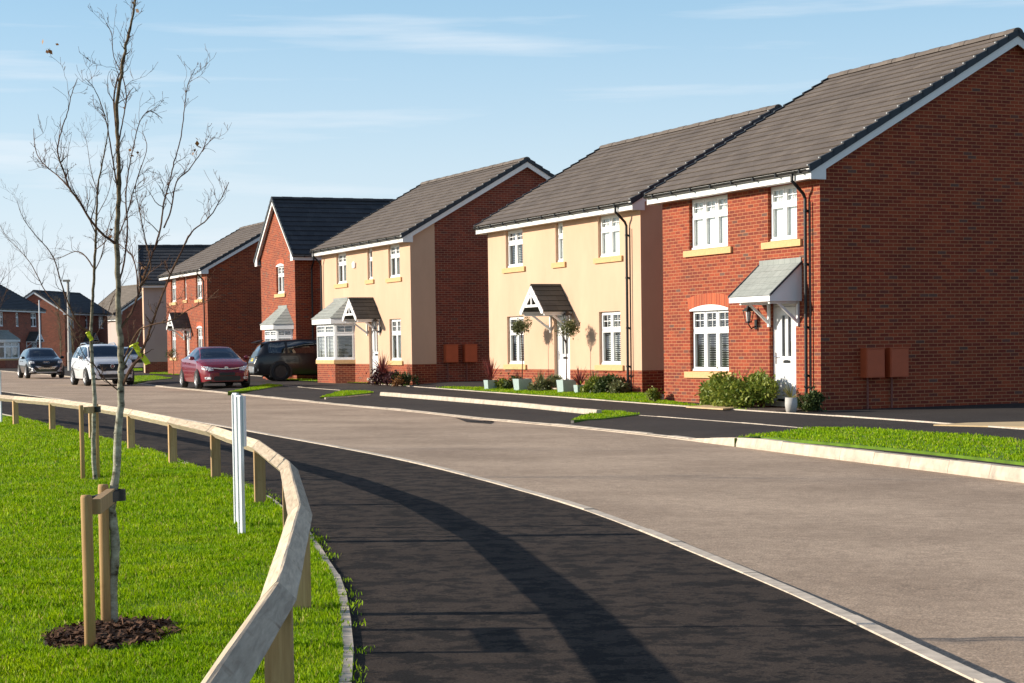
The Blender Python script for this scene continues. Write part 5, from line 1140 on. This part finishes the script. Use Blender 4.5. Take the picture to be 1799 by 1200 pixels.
SUV = dict(top=[(0, .45), (.008, .58), (.03, .68), (.06, .82), (.09, .91), (.13, .955), (.25, .985), (.45, 1), (.55, .99), (.62, .94), (.70, .80), (.755, .695), (.80, .68), (.90, .63), (.95, .58), (.985, .50), (1, .34)],
    belt=[(0, .44), (.008, .56), (.03, .62), (.10, .66), (.30, .64), (.70, .62), (.78, .62), (.90, .59), (.95, .545), (.985, .46), (1, .30)],
    hw=[(0, .78), (.02, .88), (.08, .95), (.2, 1), (.84, 1), (.93, .95), (.975, .86), (1, .72)], rw=[(0, .8), (.08, .72), (.2, .66), (.6, .66), (.72, .76), (.8, .84), (1, .82)],
    lo=[(0, .32), (.05, .24), (.5, .22), (.95, .22), (1, .28)], gh=(.10, .73, .775, .60, .035, .085), pillars=[.26, .50], wr=.345, wf=.82, wb=.21)
BIG = dict(SUV, wr=.39, rim='black', top=[(0, .40), (.008, .52), (.03, .66), (.05, .76), (.08, .90), (.12, .955), (.25, .985), (.40, 1), (.52, .985), (.62, .93), (.70, .80), (.755, .70), (.80, .68), (.90, .65), (.95, .61), (.985, .55), (1, .4)], gh=(.12, .73, .775, .60, .04, .085))
def park(px, py, z_off, dx, dy, az):     # where the front left (as seen) tyre touches the road
    x, y = gp(px, py, z_off); f = np.array([math.sin(az), math.cos(az)]); r = np.array([math.cos(az), -math.sin(az)])
    c_ = np.array([x, y]) - f * dy - r * dx; return (c_[0], c_[1], g(c_[1]) + z_off)
a_r = rad(180 - 20.5)       # nose towards the camera, tail away to the left
redc = car('maroon saloon car parked nose towards us at the kerb', park(349.5, 683, -.02, .80, 1.35, a_r), a_r, 4.45, 1.75, 1.43, SAL, 'paint_red', 'saloon')
a_w = rad(180 - 24)
whc = car('white car parked nose towards us behind the bare trees', park(155, 678, -.05, .80, 1.35, a_w), a_w, 4.25, 1.80, 1.62, SUV, 'paint_white', 'white')
a_n = rad(180 - 22.5)
nvc = car('dark blue-black car with silver intake trim, farthest left of the parked cars', park(49.5, 665, -.05, .80, 1.28, a_n), a_n, 4.15, 1.80, 1.52, SUV, 'paint_navy', 'navy')
a_b = rad(90) - AZ + rad(7)
xb, yb = -8.96 + 1.42 * math.cos(AZ) - .88 * math.sin(AZ), 73.0 + 1.42 * math.sin(AZ) + .88 * math.cos(AZ)
blk = car('large black car on the driveway by the bay window, seen from its rear quarter', (xb, yb, plot_z(xb, yb)), a_b, 4.85, 1.96, 1.66, BIG, 'paint_black', 'suv')
p_ = atY(232, 640, 112); slv = car('pale silver car mostly hidden behind the front sapling, far up the road', (p_.x, p_.y, g(112)), rad(180 - 15), 4.2, 1.78, 1.5, SUV, 'paint_silver', 'silver')

# ------------------------------------------------------------------ plants by the houses
def leafball(n, c_, r_, size, hollow=.4, seed_lobes=5, flat=1):
    V = []; lob = [(np.array([RNG.uniform(-.6, .6), RNG.uniform(-.6, .6), RNG.uniform(-.3, .6)]), RNG.uniform(.45, .75)) for _ in range(seed_lobes)] if seed_lobes > 0 else [(np.array([-.72 + 1.44 * i_ / (-seed_lobes - 1), RNG.uniform(-.5, .5), RNG.uniform(-.5, .15) + .35 * i_ / (-seed_lobes - 1)]), RNG.uniform(.30, .55)) for i_ in range(-seed_lobes)]
    for _ in range(n):
        l_, s_ = lob[int(RNG.integers(len(lob)))]; d = RNG.normal(0, 1, 3); d /= np.linalg.norm(d); rr_ = (hollow + (1 - hollow) * RNG.uniform() ** .5) * s_
        p = np.array(c_) + (l_ + d * rr_) * np.array(r_)
        if p[2] < .02: p[2] = RNG.uniform(.02, .30 * r_[2] + .1); p[:2] *= RNG.uniform(.9, 1.12)
        a = d * .6 + RNG.normal(0, .6, 3); a /= np.linalg.norm(a); b = np.cross(a, RNG.normal(0, 1, 3)); b /= np.linalg.norm(b); z = size * RNG.uniform(.4, 1.6)
        if RNG.uniform() < .06: p = p + d * size * RNG.uniform(.5, 2.2)
        V += [p - a * z * .5, p + b * z * .22, p + a * z * .5, p - b * z * .22]
    return np.array(V)
def shrub(label, loc, r_, n, size, mat, stem=True, group=None, lobes=6, name='shrub'):
    root = empty(name, loc, 0, label, 'shrub', group)
    V = leafball(n, (0, 0, r_[2] * .55), r_, size, .30, lobes); np_mesh('foliage', V, np.arange(n * 4).reshape(n, 4), M[mat], root)
    mb = MB()
    for k in range(9): a = RNG.uniform(0, 6.28); q = RNG.uniform(.3, .8); mb.tube([(0, 0, -.03), (r_[0] * q * .4 * math.cos(a), r_[1] * q * .4 * math.sin(a), r_[2] * .6), (r_[0] * q * math.cos(a), r_[1] * q * math.sin(a), r_[2] * 1.3)], [.012, .008, .003], 5)
    mb.build('stems', M['twig'], root); return root
def at_house(h, x, y): 
    X, Y = facade(h, x, y); return (X, Y, plot_z(X, Y) + .02)
def cordyline(label, loc, n, l, mat, up=.55, group=None, name='cordyline', parent=None):
    root = empty(name, loc, 0, label, 'plant', group) if parent is None else parent; mb = MB()
    for _ in range(n):
        a = RNG.uniform(0, 6.28); e = RNG.uniform(up, 1.5); L_ = l * RNG.uniform(.7, 1.1); P = []
        for k in range(6):
            t = k / 5; P.append(np.array([math.cos(a) * math.cos(e) * L_ * t, math.sin(a) * math.cos(e) * L_ * t, math.sin(e) * L_ * t - .28 * L_ * t ** 2.5 * math.cos(e)]))
        sd = np.array([-math.sin(a), math.cos(a), 0])
        for k in range(5):
            w0, w1 = .016 * (1 - k / 5) ** .5 + .002, .016 * (1 - (k + 1) / 5) ** .5 + .001; mb.poly([P[k] - sd * w0, P[k] + sd * w0, P[k + 1] + sd * w1, P[k + 1] - sd * w1])
    mb.build('blades', M[mat], root); return root
def planter(label, loc, s_, h_, rz, group=None):
    mb = MB(); t = s_ * .42; mb_p = [(-t, -t), (t, -t), (t, t), (-t, t)]; T_ = s_ / 2
    top = [(-T_, -T_), (T_, -T_), (T_, T_), (-T_, T_)]; inn = [(a * .88, b * .88) for a, b in top]
    for i in range(4):
        j = (i + 1) % 4; mb.poly([(*mb_p[i], -.02), (*mb_p[j], -.02), (*top[j], h_), (*top[i], h_)]); mb.poly([(*top[i], h_), (*top[j], h_), (*inn[j], h_), (*inn[i], h_)]); mb.poly([(*inn[i], h_), (*inn[j], h_), (*inn[j], h_ - .05), (*inn[i], h_ - .05)])
    r = empty('planter', loc, rz, label, 'planter', group); mb.build('tub', M['planter'], r); so_ = MB(); so_.poly([(*p, h_ - .04) for p in inn]); so_.build('compost', M['soil'], r)
    return r
def ph2(px, py, d, h=H2):    # spot at a given distance in front of the facade line seen at this pixel column
    for x in np.linspace(-13, 4, 341):
        X, Y = facade(h, x, -d); v = np.array([X, Y, plot_z(X, Y)]) - CP; u = CX + F_PX * (v @ R_) / (v @ fw)
        if u > px: return (X, Y, plot_z(X, Y) + .02)
sh = shrub('wide leafy green shrub under the ground floor window of the right hand red brick house', ph2(1286, 0, .60, H1), (1.30, .55, .66), 14000, .085, 'leaf', lobes=-14)
sh.rotation_euler.z = HR
shrub('low dark green shrub at the near corner of the right hand red brick house', ph2(1418, 0, .55, H1), (.32, .3, .24), 2200, .07, 'leaf_dark')
shrub('small bush between the white pot and the downpipe of the right hand house', ph2(1409, 0, .5, H1), (.2, .2, .2), 1200, .06, 'leaf_dark')
# pot by the door of house 1
x, y, z = ph2(1388, 0, 1.1, H1); r = empty('plant_pot', (x, y, z - .01), 0, 'round pale pot standing in front of the white door of the right hand house', 'pot'); mb = MB()
pr = [(.0, 0), (.10, 0), (.125, .15), (.12, .30), (.105, .30), (.105, .27), (0, .27)]
for k in range(16):
    a0, a1_ = 2 * math.pi * k / 16, 2 * math.pi * (k + 1) / 16
    for (r0_, z0), (r1_, z1) in zip(pr[:-1], pr[1:]): mb.poly([(r0_ * math.cos(a0), r0_ * math.sin(a0), z0), (r0_ * math.cos(a1_), r0_ * math.sin(a1_), z0), (r1_ * math.cos(a1_), r1_ * math.sin(a1_), z1), (r1_ * math.cos(a0), r1_ * math.sin(a0), z1)])
mb.build('bowl', M['pot'], r, smooth=True)
cordyline('spiky variegated plant growing in the pale pot by the white door', (x, y, z + .26), 22, .45, 'leaf_yellow', .1, name='spiky_plant')
# house 2 front
def topiary(label, loc, hgt, r_, mat, n=1500, group='topiary trees by the porch'):
    root = empty('topiary_tree', loc, 0, label, 'tree', group); mb = MB(); d, rr = limb(mb, [(0, 0, 0), (.01, .01, hgt * .4), (-.01, 0, hgt - r_[2] * .6)], .018, .012, 6, .002)
    mb.build('trunk', M['twig'], root); V = leafball(n, (0, 0, hgt), r_, .06, .1, 9); np_mesh('crown', V, np.arange(n * 4).reshape(n, 4), M[mat], root); b = MB(); tp = []
    for k in range(14): a = RNG.uniform(0, 6.28); b.tube([(0, 0, hgt - r_[2] * .9), (r_[0] * .5 * math.cos(a), r_[1] * .5 * math.sin(a), hgt), (r_[0] * .9 * math.cos(a), r_[1] * .9 * math.sin(a), hgt + r_[2] * RNG.uniform(-.2, .8))], [.008, .005, .002], 4)
    b.build('branches', M['twig'], root); return root
q = ph2(917, 0, .68); planter('square pale green tub with the rounder topiary, left of the porch', q, .42, .34, HR, 'square tubs in front of the cream house'); topiary('dense round topiary standard left of the cream house porch', (q[0], q[1], q[2] + .28), 1.52, (.26, .26, .24), 'leaf_olive')
q = ph2(995, 0, .60); planter('square pale green tub holding the looser topiary, right in front of the white door', q, .42, .34, HR, 'square tubs in front of the cream house'); topiary('loose open topiary standard in front of the white door of the cream house', (q[0], q[1], q[2] + .28), 1.35, (.33, .33, .34), 'leaf_olive', 1100)
q = ph2(861, 0, .7); planter('small square tub at the far corner of the cream house with a red spiky plant', q, .32, .28, HR, 'square tubs in front of the cream house'); cordyline('dark red spiky plant in the small tub at the far corner of the cream house', (q[0], q[1], q[2] + .24), 46, .78, 'leaf_red')
q = ph2(1018, 0, .62); planter('smallest square tub, right of the porch, under the upright red plant', q, .25, .22, HR, 'square tubs in front of the cream house'); cordyline('upright dark red spiky plant right of the porch of the cream house', (q[0], q[1], q[2] + .18), 40, .62, 'leaf_red', .8)
for i, (px, lab, r_, mt, n) in enumerate([(900, 'low green clump left of the left topiary tub', (.3, .25, .22), 'leaf_dark', 900), (958, 'feathery olive grass clump between the two topiary tubs', (.42, .28, .27), 'leaf_olive', 1300), (1040, 'green clump beside the upright red plant', (.34, .28, .26), 'leaf', 1100), (1066, 'dark leafy bush under the right window of the cream house', (.42, .3, .30), 'leaf_dark', 1500), (1084, 'browning leafy clump just left of the downpipe of the cream house', (.25, .25, .24), 'leaf_olive', 700), (880, 'sparse green clump beside the small corner tub', (.26, .22, .2), 'leaf', 600)]):
    q = ph2(px, 0, .45); shrub(lab, q, r_, n, .09, mt, lobes=5)
q = ph2(1045, 0, .35); cordyline('tall wispy yellow-green grass under the right window sill of the cream house', q, 60, .6, 'leaf_olive', .9, name='ornamental_grass')
q = ph2(950, 0, .35); cordyline('tall wispy grass against the wall left of the cream house door', q, 60, .6, 'leaf_olive', .9, name='ornamental_grass')
q = ph2(1152, 0, -.9); shrub('thin brown bramble in the gap between the cream house and the right hand brick house', q, (.35, .35, .45), 260, .07, 'leaf_brown', lobes=3)
q = ph2(1170, 0, -1.1)
X, Y = facade(H1, -6.6, -.4); shrub('small green weed clump at the far corner of the right hand brick house', (X, Y, plot_z(X, Y)), (.28, .25, .2), 500, .08, 'leaf', lobes=3)
# house 3 bed
q = ph2(672, 0, .8, H3); cordyline('large dark red spiky plant beside the door of the far cream house', (q[0], q[1], q[2] + .35), 60, .85, 'leaf_red', .4)
q = ph2(668, 0, .8, H3); shrub('round purple-leaved bush under the large red spiky plant', q, (.5, .4, .36), 1300, .09, 'leaf_purple', lobes=5)
q = ph2(691, 0, .8, H3); shrub('dark plum coloured bush right of the large red spiky plant', q, (.35, .35, .36), 700, .09, 'leaf_purple', lobes=4)
q = ph2(706, 0, .6, H3); shrub('green bush with orange-brown leaves at the near corner of the far cream house', q, (.5, .35, .28), 700, .09, 'leaf_dark', lobes=4)
q = ph2(697, 0, 1.0, H3); shrub('small orange-leaved clump at the front of the bed by the far cream house', q, (.22, .22, .2), 300, .08, 'leaf_brown', lobes=3)
q = ph2(305, 0, .9, H4); topiary('small clipped ball tree by the door of the far red brick house', q, 1.0, (.35, .35, .33), 'leaf_dark', 500, None)

# ------------------------------------------------------------------ columns and far saplings
def column(label, px, Y, ztop, r0, r1, head, mat='plastic_white'):
    b = atY(px, 620, Y); root = empty('street_lamp', (b.x, b.y, g(Y)), 0, label, 'street lamp'); mb = MB(); mb.tube([(0, 0, -.2), (0, 0, 1.2), (0, 0, 1.25), (0, 0, ztop)], [r0 * 1.3, r0 * 1.3, r0, r1], 10); mb.build('column', M[mat], root)
    if head: h = MB(); h.box(-.32, .14, -.12, .12, ztop - .02, ztop + .12); h.build('lamp_head', M['concrete'], root)
    else: h = MB(); h.box(-.05, .05, -.05, .05, ztop - .01, ztop + .02); h.build('cap', M[mat], root)
    return root
column('tall pale street lamp column standing behind the white car', 122.5, 125, 6.0, .13, .085, True, 'pot')
column('thin white lamp column above the roof of the dark car', 71, 140, 5.2, .065, .045, False)
def sapling(label, px, Y, hgt, mat, sp, n=26, group='small far bare saplings'):
    b = atY(px, 620, Y); root = empty('bare_sapling', (b.x, b.y, g(Y)), 0, label, 'tree', group); mb = MB(); d, rr = limb(mb, [(0, 0, -.1), (.05, 0, hgt * .4), (-.04, 0, hgt * .75), (.06, 0, hgt)], .05, .012, 6, .01); mb.build('trunk', M[mat], root)
    cb = MB(); twigs(cb, d, rr, n, sp, .022, 2, None, .5, .25); cb.build('crown', M[mat], root); return root
sapling('thin sapling with an orange-brown crown in front of the far dark roofed house', 106, 130, 5.0, 'twig_pale', 1.1, 60)
sapling('bare grey sapling just right of the tall lamp column', 128, 120, 3.6, 'twig_pale', 1.0, 30)
sapling('bare brown sapling in front of the windows of the far dark roofed house', 141, 135, 4.2, 'twig', 1.2, 34)
sapling('thin bare sapling seen between the front sapling and the pale house', 226, 125, 4.4, 'twig', 1.0, 26)
sapling('faint bare tree rising behind the roofs at the far left', 50, 230, 8.5, 'twig', 3.0, 40)
